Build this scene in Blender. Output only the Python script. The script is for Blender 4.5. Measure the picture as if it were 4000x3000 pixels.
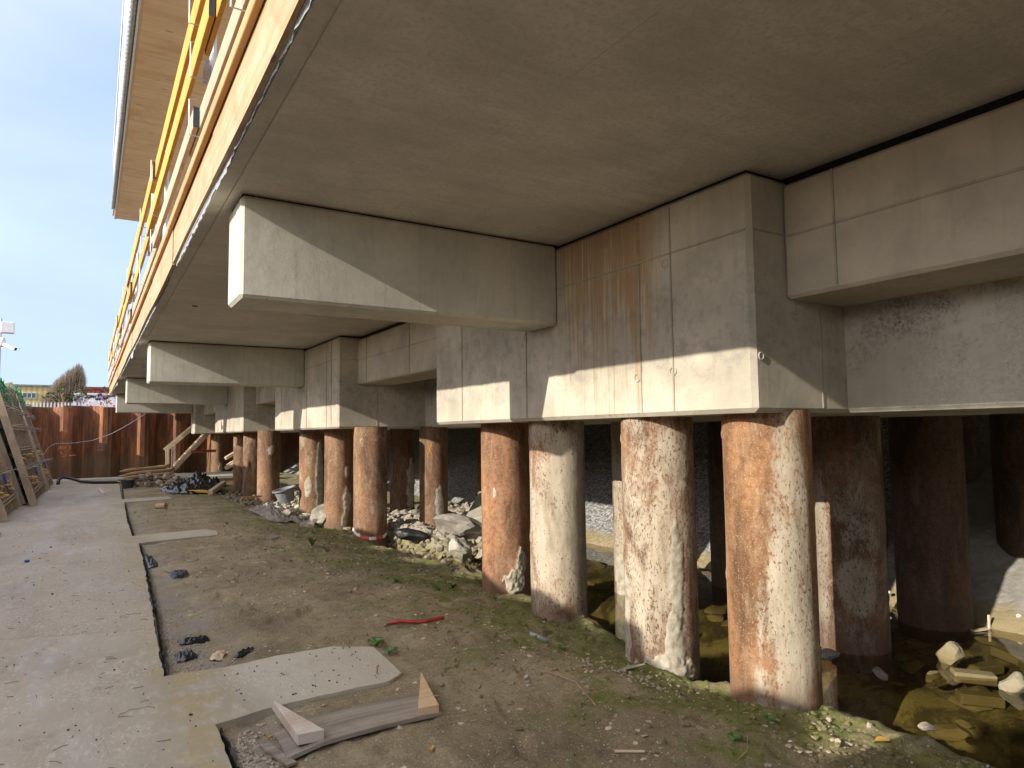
import bpy, bmesh, math, random
from mathutils import Vector, Matrix, noise
R = math.radians
random.seed(7)
scene = bpy.context.scene
for o in list(bpy.data.objects): bpy.data.objects.remove(o)
COL = scene.collection

# ------------------------------------------------------------------ camera
YAW, PITCH, ROLL = 0.5574, 0.0721, -0.0117
fw = Vector((math.sin(YAW)*math.cos(PITCH), math.cos(YAW)*math.cos(PITCH), math.sin(PITCH)))
r_ = Vector((math.cos(YAW), -math.sin(YAW), 0)); u_ = r_.cross(fw)
rr = math.cos(ROLL)*r_ + math.sin(ROLL)*u_; uu = -math.sin(ROLL)*r_ + math.cos(ROLL)*u_
cam = bpy.data.objects.new('camera', bpy.data.cameras.new('camera')); COL.objects.link(cam)
cam.matrix_world = Matrix(((rr.x, uu.x, -fw.x, 0), (rr.y, uu.y, -fw.y, 0), (rr.z, uu.z, -fw.z, 1.6), (0, 0, 0, 1)))
cam.data.sensor_width = 36; cam.data.lens = 2646.6/4000*36
cam.data.clip_end = 2000; cam.data.clip_start = .05
scene.camera = cam

# ------------------------------------------------------------------ light
SUN = Vector((-1, -.13, .402)).normalized()
ELEV = math.asin(SUN.z)
w = bpy.data.worlds.new('World'); scene.world = w; w.use_nodes = True
nt = w.node_tree; nt.nodes.clear()
sky = nt.nodes.new('ShaderNodeTexSky'); sky.sky_type = 'NISHITA'; sky.sun_disc = False
sky.sun_elevation = ELEV; sky.sun_rotation = math.atan2(SUN.x, SUN.y) % (2*math.pi)
sky.air_density = .7; sky.dust_density = .2; sky.ozone_density = 1.5
bg = nt.nodes.new('ShaderNodeBackground'); bg.inputs[1].default_value = .05
wo = nt.nodes.new('ShaderNodeOutputWorld')
tcw = nt.nodes.new('ShaderNodeTexCoord'); mpw = nt.nodes.new('ShaderNodeMapping'); mpw.inputs['Scale'].default_value = (1, 1, 3.5)
nzw = nt.nodes.new('ShaderNodeTexNoise'); nzw.inputs['Scale'].default_value = 1.6; nzw.inputs['Detail'].default_value = 6; nzw.inputs['Distortion'].default_value = .6
crw = nt.nodes.new('ShaderNodeValToRGB'); crw.color_ramp.elements[0].position = .38; crw.color_ramp.elements[1].position = .66
crw.color_ramp.elements[0].color = (4.4, 5.6, 8.8, 1); crw.color_ramp.elements[1].color = (5.9, 6.8, 9.3, 1)
adw = nt.nodes.new('ShaderNodeMix'); adw.data_type = 'RGBA'; adw.blend_type = 'ADD'; adw.inputs[0].default_value = 1; adw.clamp_result = False
nt.links.new(tcw.outputs['Generated'], mpw.inputs[0]); nt.links.new(mpw.outputs[0], nzw.inputs[0]); nt.links.new(nzw.outputs[0], crw.inputs[0])
sxw = nt.nodes.new('ShaderNodeSeparateXYZ'); nt.links.new(tcw.outputs['Generated'], sxw.inputs[0])
mrw = nt.nodes.new('ShaderNodeMapRange'); mrw.inputs['From Min'].default_value = 0; mrw.inputs['From Max'].default_value = .25; mrw.inputs['To Min'].default_value = .45
mlw = nt.nodes.new('ShaderNodeMix'); mlw.data_type = 'RGBA'; mlw.blend_type = 'MULTIPLY'; mlw.inputs[0].default_value = 1
nt.links.new(sxw.outputs[2], mrw.inputs[0]); nt.links.new(crw.outputs[0], mlw.inputs[6]); nt.links.new(mrw.outputs[0], mlw.inputs[7])
nt.links.new(sky.outputs[0], adw.inputs[6]); nt.links.new(mlw.outputs[2], adw.inputs[7])   # thin high cloud veil over the clear sky
# the veil glows warmly on the sun's side
dtw = nt.nodes.new('ShaderNodeVectorMath'); dtw.operation = 'DOT_PRODUCT'; dtw.inputs[1].default_value = SUN
nmw = nt.nodes.new('ShaderNodeVectorMath'); nmw.operation = 'NORMALIZE'; nt.links.new(tcw.outputs['Generated'], nmw.inputs[0]); nt.links.new(nmw.outputs[0], dtw.inputs[0])
mxw = nt.nodes.new('ShaderNodeMath'); mxw.operation = 'MAXIMUM'; mxw.inputs[1].default_value = 0; nt.links.new(dtw.outputs['Value'], mxw.inputs[0])
pww = nt.nodes.new('ShaderNodeMath'); pww.operation = 'POWER'; pww.inputs[1].default_value = 1.6; nt.links.new(mxw.outputs[0], pww.inputs[0])
glw = nt.nodes.new('ShaderNodeMix'); glw.data_type = 'RGBA'; glw.clamp_factor = False; glw.inputs[6].default_value = (0, 0, 0, 1); glw.inputs[7].default_value = (23, 19.5, 14, 1)
nt.links.new(pww.outputs[0], glw.inputs[0])
ad2 = nt.nodes.new('ShaderNodeMix'); ad2.data_type = 'RGBA'; ad2.blend_type = 'ADD'; ad2.inputs[0].default_value = 1; ad2.clamp_result = False
nt.links.new(adw.outputs[2], ad2.inputs[6]); nt.links.new(glw.outputs[2], ad2.inputs[7])
nt.links.new(ad2.outputs[2], bg.inputs[0]); nt.links.new(bg.outputs[0], wo.inputs[0])
sl = bpy.data.lights.new('sun', 'SUN'); sl.energy = 3.1; sl.angle = R(.53); sl.color = (1, .93, .80)
so = bpy.data.objects.new('sun', sl); COL.objects.link(so)
so.rotation_euler = SUN.to_track_quat('Z', 'Y').to_euler()
vs = scene.view_settings; vs.view_transform = 'Standard'; vs.look = 'None'; vs.gamma = 1; vs.exposure = 1.05

# ------------------------------------------------------------------ node helper
class N:
    def __init__(s, name, rough=.8):
        s.m = bpy.data.materials.new(name); s.m.use_nodes = True
        s.t = s.m.node_tree; s.n = s.t.nodes; s.b = s.n['Principled BSDF']
        s.b.inputs['Roughness'].default_value = rough
        s.out = s.n['Material Output']
        s.tc = s.n.new('ShaderNodeTexCoord'); s.geo = s.n.new('ShaderNodeNewGeometry')
    def link(s, a, b): s.t.links.new(a, b)
    def pos(s, scale=(1, 1, 1), obj=False, rot=(0, 0, 0), loc=(0, 0, 0)):
        m = s.n.new('ShaderNodeMapping'); m.inputs['Scale'].default_value = scale
        m.inputs['Rotation'].default_value = rot; m.inputs['Location'].default_value = loc
        s.link(s.tc.outputs['Object'] if obj else s.geo.outputs['Position'], m.inputs[0]); return m.outputs[0]
    def noise(s, vec, scale=5, detail=4, rough=.55, dist=0):
        t = s.n.new('ShaderNodeTexNoise'); s.link(vec, t.inputs['Vector'])
        t.inputs['Scale'].default_value = scale; t.inputs['Detail'].default_value = detail
        t.inputs['Roughness'].default_value = rough; t.inputs['Distortion'].default_value = dist
        return t.outputs['Fac']
    def vor(s, vec, scale=5, feature='F1', out='Distance', rand=1):
        t = s.n.new('ShaderNodeTexVoronoi'); t.feature = feature; s.link(vec, t.inputs['Vector'])
        t.inputs['Scale'].default_value = scale; t.inputs['Randomness'].default_value = rand
        return t.outputs[out]
    def ramp(s, fac, stops, interp='LINEAR'):
        c = s.n.new('ShaderNodeValToRGB'); c.color_ramp.interpolation = interp
        e = c.color_ramp.elements
        while len(e) < len(stops): e.new(.5)
        for i, (p, col) in enumerate(stops):
            e[i].position = p; e[i].color = (*col, 1) if isinstance(col, (tuple, list)) else (col, col, col, 1)
        s.link(fac, c.inputs[0]); return c.outputs[0]
    def step(s, fac, a, b, inv=False):
        m = s.n.new('ShaderNodeMapRange'); m.interpolation_type = 'SMOOTHSTEP'
        m.inputs['From Min'].default_value = a; m.inputs['From Max'].default_value = b
        if inv: m.inputs['To Min'].default_value = 1; m.inputs['To Max'].default_value = 0
        s.link(fac, m.inputs[0]); return m.outputs[0]
    def math(s, op, a, b=None, c=None):
        m = s.n.new('ShaderNodeMath'); m.operation = op
        for i, v in enumerate((a, b, c)):
            if v is None: continue
            if isinstance(v, (int, float)): m.inputs[i].default_value = v
            else: s.link(v, m.inputs[i])
        return m.outputs[0]
    def mix(s, fac, a, b, mode='MIX'):
        m = s.n.new('ShaderNodeMix'); m.data_type = 'RGBA'; m.blend_type = mode
        for k, v in ((0, fac), (6, a), (7, b)):
            if isinstance(v, (int, float)): m.inputs[k].default_value = v
            elif isinstance(v, (tuple, list)): m.inputs[k].default_value = (*v, 1)
            else: s.link(v, m.inputs[k])
        return m.outputs[2]
    def xyz(s, i, obj=False):
        m = s.n.new('ShaderNodeSeparateXYZ'); s.link(s.tc.outputs['Object'] if obj else s.geo.outputs['Position'], m.inputs[0]); return m.outputs[i]
    def attr(s, name):
        a = s.n.new('ShaderNodeAttribute'); a.attribute_name = name; return a.outputs['Fac']
    def col(s, c): 
        if isinstance(c, tuple): s.b.inputs['Base Color'].default_value = (*c, 1)
        else: s.link(c, s.b.inputs['Base Color'])
    def bump(s, h, strength=.3, dist=.02):
        b = s.n.new('ShaderNodeBump'); b.inputs['Strength'].default_value = strength; b.inputs['Distance'].default_value = dist
        s.link(h, b.inputs['Height'])
        if s.b.inputs['Normal'].is_linked: s.link(s.b.inputs['Normal'].links[0].from_socket, b.inputs['Normal'])
        s.link(b.outputs[0], s.b.inputs['Normal'])

def m_concrete(name, col=(.46, .435, .385), streak=.35, dark=.25, pores=True, rust=False, mould=0, rough=.75, soffit=False):
    k = N(name, rough)
    n1 = k.noise(k.pos(), 1.3, 6, .6); n2 = k.noise(k.pos(), 9, 5, .65)
    st = k.noise(k.pos((7, 7, .45)), 2.2, 5, .65)
    c = k.mix(k.step(n1, .3, .7), tuple(v*(1-dark) for v in col), tuple(min(1, v*1.12) for v in col))
    c = k.mix(k.math('MULTIPLY', k.step(n2, .45, .72), .35), c, tuple(v*.72 for v in col))
    c = k.mix(k.math('MULTIPLY', k.step(st, .5, .75), streak), c, (col[0]*.62, col[1]*.60, col[2]*.52))
    f = k.noise(k.pos(), 60, 3, .7)
    c = k.mix(k.math('MULTIPLY', k.step(f, .5, .8), .25), c, tuple(v*.65 for v in col))
    if pores:
        v = k.vor(k.pos(), 7)
        v2 = k.vor(k.pos(), 2.6); c = k.mix(k.math('MULTIPLY', k.step(v2, .02, .032, True), .7), c, tuple(x*.25 for x in col))
        c = k.mix(k.math('MULTIPLY', k.step(v, .03, .06, True), .5), c, tuple(x*.35 for x in col))
    if rust:
        y = k.xyz(1); z = k.xyz(2)
        nz = k.noise(k.pos((11, 11, .35)), 2.6, 4, .6)
        # washed rust running down from the bearing joint between two places of the near pier
        reg = k.math('MULTIPLY', k.step(y, 3.45, 3.75), k.step(y, 4.5, 5.1, True))
        top = k.step(z, 1.75, 3.1)
        s = k.math('MULTIPLY', k.step(k.math('ADD', k.math('MULTIPLY', nz, 1.0), k.math('MULTIPLY', top, .22)), .55, .72), reg)
        c = k.mix(k.math('MULTIPLY', s, .68), c, (.34, .175, .05))
        seam = k.math('MULTIPLY', k.step(k.math('ABSOLUTE', k.math('SUBTRACT', y, 3.76)), .0, .035, True), k.step(k.noise(k.pos((1, 1, 2.5)), 3, 3), .42, .6))
        c = k.mix(k.math('MULTIPLY', seam, .6), c, (.30, .15, .04))
        seam = k.math('MULTIPLY', k.step(k.math('ABSOLUTE', k.math('SUBTRACT', y, 5.32)), .0, .04, True), k.step(k.noise(k.pos((1, 1, 2.5)), 3, 3), .35, .55))
        c = k.mix(k.math('MULTIPLY', seam, .5), c, (.33, .22, .06))
        mm = k.math('MULTIPLY', k.step(k.noise(k.pos(), 8, 9, .8), .47, .62), k.math('MULTIPLY', k.step(z, 1.7, 2.1), k.step(z, 2.5, 2.9, True)))
        c = k.mix(k.math('MULTIPLY', mm, .42), c, (.20, .19, .17))
    if soffit:
        b1 = k.noise(k.pos((.5, 4, 1)), 2.2, 6, .65); g = k.noise(k.pos(), 38, 4, .75)
        c = k.mix(k.math('MULTIPLY', k.step(b1, .42, .68), .35), c, tuple(v*.68 for v in col))
        c = k.mix(k.math('MULTIPLY', k.step(g, .45, .68), .45), c, tuple(v*.6 for v in col))
        x = k.xyz(0); jl = k.math('MULTIPLY', k.step(k.math('ABSOLUTE', k.math('SUBTRACT', k.math('FRACT', k.math('MULTIPLY', x, .8)), .5)), .0, .006, True), k.step(k.noise(k.pos(), 1.5, 3), .5, .6))
        c = k.mix(k.math('MULTIPLY', jl, .4), c, tuple(v*.45 for v in col))
        k.bump(g, .5, .01)
    if mould:
        z = k.xyz(2)
        mm = k.math('MULTIPLY', k.step(k.math('ADD', k.noise(k.pos(), 2.2, 10, .82), k.math('MULTIPLY', k.step(z, 1.8, 2.45), .10)), .52, .72), k.step(z, 1.72, 2.0))
        pit = k.step(k.noise(k.pos(), 34, 6, .8), .42, .60)
        c = k.mix(k.math('MULTIPLY', mm, k.math('MULTIPLY_ADD', pit, .7, .25)), c, (.075, .08, .075))
        c = k.mix(k.math('MULTIPLY', k.math('MULTIPLY', pit, k.step(k.noise(k.pos(), 1.7, 4), .42, .6)), .3), c, (.2, .2, .19))
    k.col(c)
    k.bump(n2, .18, .02); k.bump(f, .12, .004)
    return k.m

def m_rust(name, white=.3, seed=0, dark=1.0, orange=(.235, .125, .068)):
    k = N(name, .85); L = (seed*3.1, seed*1.7, seed)
    P = k.pos((1, 1, 1), True, loc=L); V = k.pos((2.2, 2.2, .7), True, loc=L)
    n1 = k.noise(V, 1.6, 6, .65, .3); n2 = k.noise(P, 22, 6, .7); n3 = k.noise(k.pos((2, 2, .5), True, loc=L), 5, 5, .7)
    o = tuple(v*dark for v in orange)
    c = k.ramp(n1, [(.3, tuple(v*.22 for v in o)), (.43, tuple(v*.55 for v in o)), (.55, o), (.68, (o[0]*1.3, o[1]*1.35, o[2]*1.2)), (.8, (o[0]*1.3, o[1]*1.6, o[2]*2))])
    c = k.mix(k.math('MULTIPLY', k.step(n2, .42, .66), .6), c, (.12*dark, .045*dark, .018*dark))
    # remains of pale paint and lime, pitted with rust
    big = k.noise(k.pos((1.3, 1.3, .6), True, loc=(seed, seed*2, 3)), 3.6, 9, .72, .5)
    pal = k.attr('pale')
    t_ = k.math('ADD', k.math('ADD', big, k.math('MULTIPLY', pal, .22)), (white-.5)*.30)
    w_ = k.step(t_, .44, .66)
    pc = k.ramp(n3, [(.3, (.27*dark, .22*dark, .16*dark)), (.5, (.44*dark, .38*dark, .29*dark)), (.65, (.50*dark, .44*dark, .34*dark)), (.8, (.40*dark, .375*dark, .34*dark))])
    sp = k.noise(k.pos((1, 1, .55), True, loc=L), 58, 4, .65)
    sp2 = k.math('ADD', sp, k.math('MULTIPLY', k.math('SUBTRACT', .62, t_), .35))
    speck = k.step(sp2, .54, .61)
    cover = k.math('MULTIPLY', w_, k.math('SUBTRACT', 1.0, speck))
    c = k.mix(k.math('MULTIPLY', cover, .95), c, pc)
    # pale bloom over the bare rust, long scratches
    bl = k.step(k.noise(k.pos((3, 3, .9), True, loc=(seed, 1, 0)), 4, 7, .75, .4), .48, .68)
    c = k.mix(k.math('MULTIPLY', bl, .45), c, (.37*dark, .27*dark, .17*dark))
    scr = k.step(k.vor(k.pos((9, 9, .8), True, rot=(.35, .2, 0)), 1.1, 'DISTANCE_TO_EDGE'), .0, .012, True)
    c = k.mix(k.math('MULTIPLY', scr, k.math('MULTIPLY', k.step(n3, .5, .6), .7)), c, (.14*dark, .06*dark, .03*dark))
    fine = k.step(k.noise(P, 80, 3, .6), .56, .66)
    c = k.mix(k.math('MULTIPLY', fine, .45), c, (.50*dark, .38*dark, .26*dark))
    # slanting weld seam of the spiral tube, worn scratches
    z = k.xyz(2, True)
    # wet foot
    wet = k.step(k.math('ADD', z, k.math('MULTIPLY', n3, .16)), .0, .16, True)
    c = k.mix(k.math('MULTIPLY', wet, .55), c, (.13*dark, .075*dark, .045*dark))
    cr = k.attr('crust')
    mort = k.ramp(k.noise(P, 14, 5, .7), [(.3, (.24, .20, .14)), (.55, (.42, .38, .30)), (.75, (.5, .47, .40))])
    c = k.mix(k.step(cr, .35, .6), c, mort)
    k.col(c); k.bump(n2, .45, .012); k.bump(k.noise(P, 70, 3, .6), .3, .004)
    return k.m

def m_wood(name, a=(.50, .36, .20), b=(.62, .47, .28), axis=1, grey=0, rough=.6, scale=1):
    k = N(name, rough); s = [26, 26, 26]; s[axis] = 1.2
    g = k.noise(k.pos(tuple(v*scale for v in s), True), 1, 5, .6, .6)
    g2 = k.noise(k.pos((1, 1, 1), True), 2.5, 4, .6, .8)
    c = k.mix(k.step(g, .3, .7), a, b)
    c = k.mix(k.math('MULTIPLY', k.step(g2, .45, .7), .55), c, (a[0]*.85, a[1]*.66, a[2]*.5))
    kn = k.vor(k.pos(tuple(4 if i != axis else 1.3 for i in range(3)), True), 1.3)
    c = k.mix(k.math('MULTIPLY', k.step(kn, .04, .09, True), .7), c, tuple(v*.35 for v in a))
    if name.startswith('yellow'):
        sc = k.step(k.noise(k.pos((3, 1, 3), True), 9, 7, .8), .56, .66); c = k.mix(k.math('MULTIPLY', sc, .55), c, (.50, .33, .13))
        dd = k.step(k.noise(k.pos((2, .6, 2), True), 3, 5, .7), .55, .7); c = k.mix(k.math('MULTIPLY', dd, .4), c, (.26, .15, .04))
    if grey: c = k.mix(grey, c, (.30, .28, .25))
    k.col(c); k.bump(g, .25, .004); return k.m

def m_plain(name, col, rough=.5, metal=0, var=.25, sc=12, bump=.1):
    k = N(name, rough); k.b.inputs['Metallic'].default_value = metal
    n = k.noise(k.pos((1, 1, 1), True), sc, 4, .6)
    k.col(k.mix(k.step(n, .35, .7), tuple(v*(1-var) for v in col), tuple(min(1, v*(1+var*.4)) for v in col)))
    if bump: k.bump(n, bump, .01)
    return k.m

def m_stone(name, cols, sc=3.5, moss=0):
    k = N(name, .9); n = k.noise(k.pos(), 9, 6, .7); r = k.noise(k.pos(), sc, 3, .6)
    c = k.ramp(r, [(.3+.4*i/max(1, len(cols)-1), cc) for i, cc in enumerate(cols)])
    c = k.mix(k.math('MULTIPLY', k.step(n, .45, .7), .45), c, (.13, .115, .09))
    if moss:
        z = k.xyz(2)
        c = k.mix(k.math('MULTIPLY', k.step(k.math('ADD', z, k.math('MULTIPLY', n, .1)), -.16, .08, True), moss), c, (.19, .155, .07))
    k.col(c); k.bump(n, .5, .02); k.bump(k.noise(k.pos(), 50, 4, .7), .4, .006); return k.m

# ------------------------------------------------------------------ mesh helper
class MB:
    def __init__(s): s.v = []; s.f = []
    def add(s, vs_, fs):
        o = len(s.v); s.v += [tuple(p) for p in vs_]; s.f += [tuple(i+o for i in f) for f in fs]
    def box(s, x0, x1, y0, y1, z0, z1):
        s.add([(x0, y0, z0), (x1, y0, z0), (x1, y1, z0), (x0, y1, z0), (x0, y0, z1), (x1, y0, z1), (x1, y1, z1), (x0, y1, z1)],
              [(0, 3, 2, 1), (4, 5, 6, 7), (0, 1, 5, 4), (1, 2, 6, 5), (2, 3, 7, 6), (3, 0, 4, 7)])
    def bar(s, a, b, wd, th, up=(0, 0, 1)):
        a = Vector(a); b = Vector(b); d = (b-a).normalized(); up = Vector(up)
        sd = d.cross(up).normalized(); u2 = sd.cross(d)
        vs_ = []
        for p in (a, b):
            for i, j in ((-1, -1), (1, -1), (1, 1), (-1, 1)): vs_.append(p+sd*wd/2*i+u2*th/2*j)
        s.add(vs_, [(0, 1, 2, 3), (7, 6, 5, 4), (0, 4, 5, 1), (1, 5, 6, 2), (2, 6, 7, 3), (3, 7, 4, 0)])
    def tube(s, pts, r, n=8, cap=True):
        pts = [Vector(p) for p in pts]; rs = r if isinstance(r, (list, tuple)) else [r]*len(pts)
        o = len(s.v); prev = None
        for i, p in enumerate(pts):
            d = (pts[min(i+1, len(pts)-1)]-pts[max(i-1, 0)]).normalized()
            if prev is None:
                a = Vector((0, 0, 1)) if abs(d.z) < .9 else Vector((1, 0, 0)); x = d.cross(a).normalized()
            else: x = (prev-d*prev.dot(d)).normalized()
            prev = x; y = d.cross(x)
            for k in range(n):
                t = 2*math.pi*k/n; s.v.append(tuple(p+(x*math.cos(t)+y*math.sin(t))*rs[i]))
        for i in range(len(pts)-1):
            for k in range(n):
                a = o+i*n+k; b = o+i*n+(k+1) % n; s.f.append((a, b, b+n, a+n))
        if cap:
            s.f.append(tuple(o+k for k in range(n))[::-1]); s.f.append(tuple(o+(len(pts)-1)*n+k for k in range(n)))
    def prism(s, poly, z0, z1, frame=None):
        n = len(poly); f = frame or (lambda x, y, z: (x, y, z))
        s.add([f(x, y, z0) for x, y in poly]+[f(x, y, z1) for x, y in poly],
              [tuple(range(n))[::-1], tuple(range(n, 2*n))]+[(i, (i+1) % n, (i+1) % n+n, i+n) for i in range(n)])
    def rock(s, c, size, seed=0, sub=1, flat=1.0, ang=0.25, rotz=None):
        bm = bmesh.new(); bmesh.ops.create_icosphere(bm, subdivisions=sub, radius=1)
        rs = random.Random(seed); off = Vector((rs.random()*50, rs.random()*50, rs.random()*50))
        sx, sy, sz = size if isinstance(size, (tuple, list)) else (size, size*rs.uniform(.6, 1), size*rs.uniform(.45, .8)*flat)
        rot = Matrix.Rotation(rs.random()*6.28 if rotz is None else rotz, 3, 'Z') @ Matrix.Rotation(rs.uniform(-ang, ang), 3, 'X') @ Matrix.Rotation(rs.uniform(-ang, ang), 3, 'Y')
        # cut by random planes: broken-stone facets
        pl = [(Vector((rs.uniform(-1, 1), rs.uniform(-1, 1), rs.uniform(-1, 1))).normalized(), rs.uniform(.55, .85)) for _ in range(9)]
        for v in bm.verts:
            p = v.co.copy()
            for n_, d in pl:
                q = p.dot(n_)
                if q > d: p -= n_*(q-d)
            p *= 1+.18*noise.noise(p*1.7+off)+(.07*noise.fractal(p*5+off, .8, 2, 4) if sub >= 3 else 0)
            p = Vector((p.x*sx, p.y*sy, p.z*sz)); p = rot @ p; v.co = p+Vector(c)
        o = len(s.v); s.v += [tuple(v.co) for v in bm.verts]; s.f += [tuple(v.index+o for v in f.verts) for f in bm.faces]
        bm.free()
    def build(s, name, mat, parent=None, smooth=False, bev=0, loc=None):
        me = bpy.data.meshes.new(name)
        vs_ = s.v if loc is None else [(a-loc[0], b-loc[1], c-loc[2]) for a, b, c in s.v]
        me.from_pydata(vs_, [], s.f); me.update()
        if bev:
            bm = bmesh.new(); bm.from_mesh(me); bmesh.ops.recalc_face_normals(bm, faces=bm.faces)
            es = [e for e in bm.edges if len(e.link_faces) == 2 and e.calc_face_angle(0) > .5]
            bmesh.ops.bevel(bm, geom=es, offset=bev, segments=1, affect='EDGES'); bm.to_mesh(me); bm.free()
        if mat: me.materials.append(mat)
        if smooth: me.polygons.foreach_set('use_smooth', [True]*len(me.polygons))
        o = bpy.data.objects.new(name, me); COL.objects.link(o)
        if loc is not None: o.location = loc
        W_[o] = Vector(loc or (0, 0, 0))
        if parent: o.parent = parent; o.location = W_[o]-W_[parent]
        return o

W_ = {}      # where each object's origin stands in the world
def each(mb, name, mat, parent, **kw):
    # every separate piece of mb becomes a part of its own
    par = list(range(len(mb.v)))
    def fd(i):
        while par[i] != i: par[i] = par[par[i]]; i = par[i]
        return i
    for f in mb.f:
        for j in f[1:]: par[fd(j)] = fd(f[0])
    gr_ = {}
    for f in mb.f: gr_.setdefault(fd(f[0]), []).append(f)
    out = []
    for fs in gr_.values():
        ids = sorted({i for f in fs for i in f}); mp = {v: k for k, v in enumerate(ids)}
        q = MB(); q.v = [mb.v[i] for i in ids]; q.f = [tuple(mp[i] for i in f) for f in fs]
        out.append(q.build(name, mat, parent, **kw))
    return out
def tag(o, label=None, cat=None, group=None, kind=None):
    if label: o['label'] = label
    if cat: o['category'] = cat
    if group: o['group'] = group
    if kind: o['kind'] = kind
    return o
def empty(name, loc, label, cat, group=None):
    o = bpy.data.objects.new(name, None); COL.objects.link(o); o.location = loc; W_[o] = Vector(loc); o.empty_display_size = .1
    return tag(o, label, cat, group)
def struct(o): o['kind'] = 'structure'; return o
def lerp(a, b, t): return a+(b-a)*t
def sm(t): t = max(0, min(1, t)); return t*t*(3-2*t)
def interp(tab, x):
    if x <= tab[0][0]: return tab[0][1]
    for (a, b), (c, d) in zip(tab, tab[1:]):
        if x <= c: return b+(d-b)*(x-a)/(c-a)
    return tab[-1][1]
def fbm(x, y, z=0, o=4):
    return noise.fractal(Vector((x, y, z)), .9, 2.1, o)

# ------------------------------------------------------------------ materials
M = {}
M['pier'] = m_concrete('pier_concrete', (.53, .475, .38), .45, .3, rust=True)
M['infill'] = m_concrete('infill_concrete', (.50, .465, .385), .25, .25, mould=.8)
M['band'] = m_concrete('band_concrete', (.48, .42, .33), .25, .25)
M['beam'] = m_concrete('beam_concrete', (.52, .49, .41), .55, .22)
M['deck'] = m_concrete('deck_concrete', (.60, .555, .475), .0, .16, pores=False, soffit=True)
M['seam'] = m_concrete('seam_concrete', (.40, .355, .28), .4, .35, False)  # darker than the caps, standing in for the ridges' own shadows
M['black'] = m_plain('black_joint', (.012, .012, .012), .9)
M['ply'] = m_wood('plywood_fascia', (.37, .225, .10), (.46, .335, .205), 1)
M['waler'] = m_wood('orange_softwood', (.42, .21, .075), (.52, .30, .12), 1)
M['batten'] = m_wood('pale_softwood', (.48, .36, .21), (.56, .45, .29), 1)
M['yellow'] = m_wood('yellow_varnished_board', (.66, .29, .02), (.72, .34, .03), 1)
M['pink'] = m_wood('pinkish_board', (.42, .28, .17), (.50, .36, .24), 1)
M['plysoff'] = m_wood('plywood_soffit', (.62, .42, .21), (.74, .54, .30), 0, scale=.4)
M['blue'] = m_plain('dark_blue_end_paint', (.02, .045, .075), .4)
M['white'] = m_plain('white_steel', (.72, .73, .74), .35, .0, .08)
M['galv'] = m_plain('galvanised_steel', (.50, .50, .50), .4, .6, .15)
M['foil'] = m_plain('grey_foil', (.36, .38, .40), .4, 0, .2)
M['greywood'] = m_wood('weathered_plank', (.32, .25, .17), (.48, .39, .28), 2, .1)
M['shadewood'] = m_wood('shaded_panel_board', (.07, .058, .045), (.13, .11, .085), 2)  # dark tone stands in for the shade between the studs
M['clampm'] = m_plain('rusty_clamp', (.34, .30, .24), .6, .3, .3)
M['boardgrey'] = m_wood('stained_board', (.17, .14, .11), (.36, .315, .26), 0, 0, scale=.6)
M['wedge'] = m_wood('fresh_cut_softwood', (.55, .36, .20), (.66, .48, .30), 0, scale=.8)
M['wedgepale'] = m_wood('pale_cut_softwood', (.50, .43, .36), (.60, .54, .47), 0, scale=.8)
M['logs'] = m_wood('brown_log_bark', (.36, .23, .13), (.50, .35, .20), 0)
M['palewood'] = m_wood('pale_plank', (.56, .44, .31), (.66, .56, .42), 0)
M['rubber'] = m_plain('black_rubber', (.015, .016, .018), .45, 0, .3)
M['tarp'] = m_plain('black_plastic_film', (.02, .021, .024), .22, 0, .3)
M['greytub'] = m_plain('grey_tub_plastic', (.23, .24, .25), .5, 0, .35, 6)
M['darktub'] = m_plain('dark_tub_plastic', (.05, .055, .06), .45)
M['red'] = m_plain('red_plastic', (.42, .03, .025), .4)
M['redbrown'] = m_plain('red_lead_paint', (.25, .05, .035), .6)
M['yellowp'] = m_plain('yellow_plastic', (.60, .36, .03), .4)
M['bluep'] = m_plain('blue_plastic', (.02, .09, .40), .4)
M['green'] = m_plain('green_rope', (.02, .28, .09), .5)
M['hose'] = m_plain('grey_corrugated_hose', (.33, .35, .36), .5)
M['leaf'] = m_plain('green_leaf', (.07, .17, .03), .5, 0, .4)
M['dryleaf'] = m_plain('yellow_leaf', (.62, .38, .08), .5)
M['orangep'] = m_plain('orange_spray_paint', (.95, .34, .14), .7)
M['palep'] = m_plain('pale_blue_chalk', (.24, .27, .28), .8)

def m_sheet():
    k = N('rusty_sheet_steel', .8)
    n1 = k.noise(k.pos((2.5, 2.5, .5)), 1.3, 6, .65, .3); n2 = k.noise(k.pos((6, 6, .7)), 3, 5, .7)
    c = k.ramp(n1, [(.28, (.075, .032, .016)), (.46, (.16, .062, .026)), (.62, (.32, .12, .044)), (.8, (.45, .20, .085))])
    c = k.mix(k.math('MULTIPLY', k.step(n2, .46, .66), .65), c, (.055, .028, .018))
    z = k.xyz(2); bot = k.math('MULTIPLY', k.step(k.math('ADD', z, k.noise(k.pos(), 3, 4)), 1.0, 1.7, True), .5)
    c = k.mix(bot, c, (.14, .105, .055))
    k.col(c); k.bump(k.noise(k.pos(), 25, 5, .7), .3, .01); return k.m
M['sheet'] = m_sheet()

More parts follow.
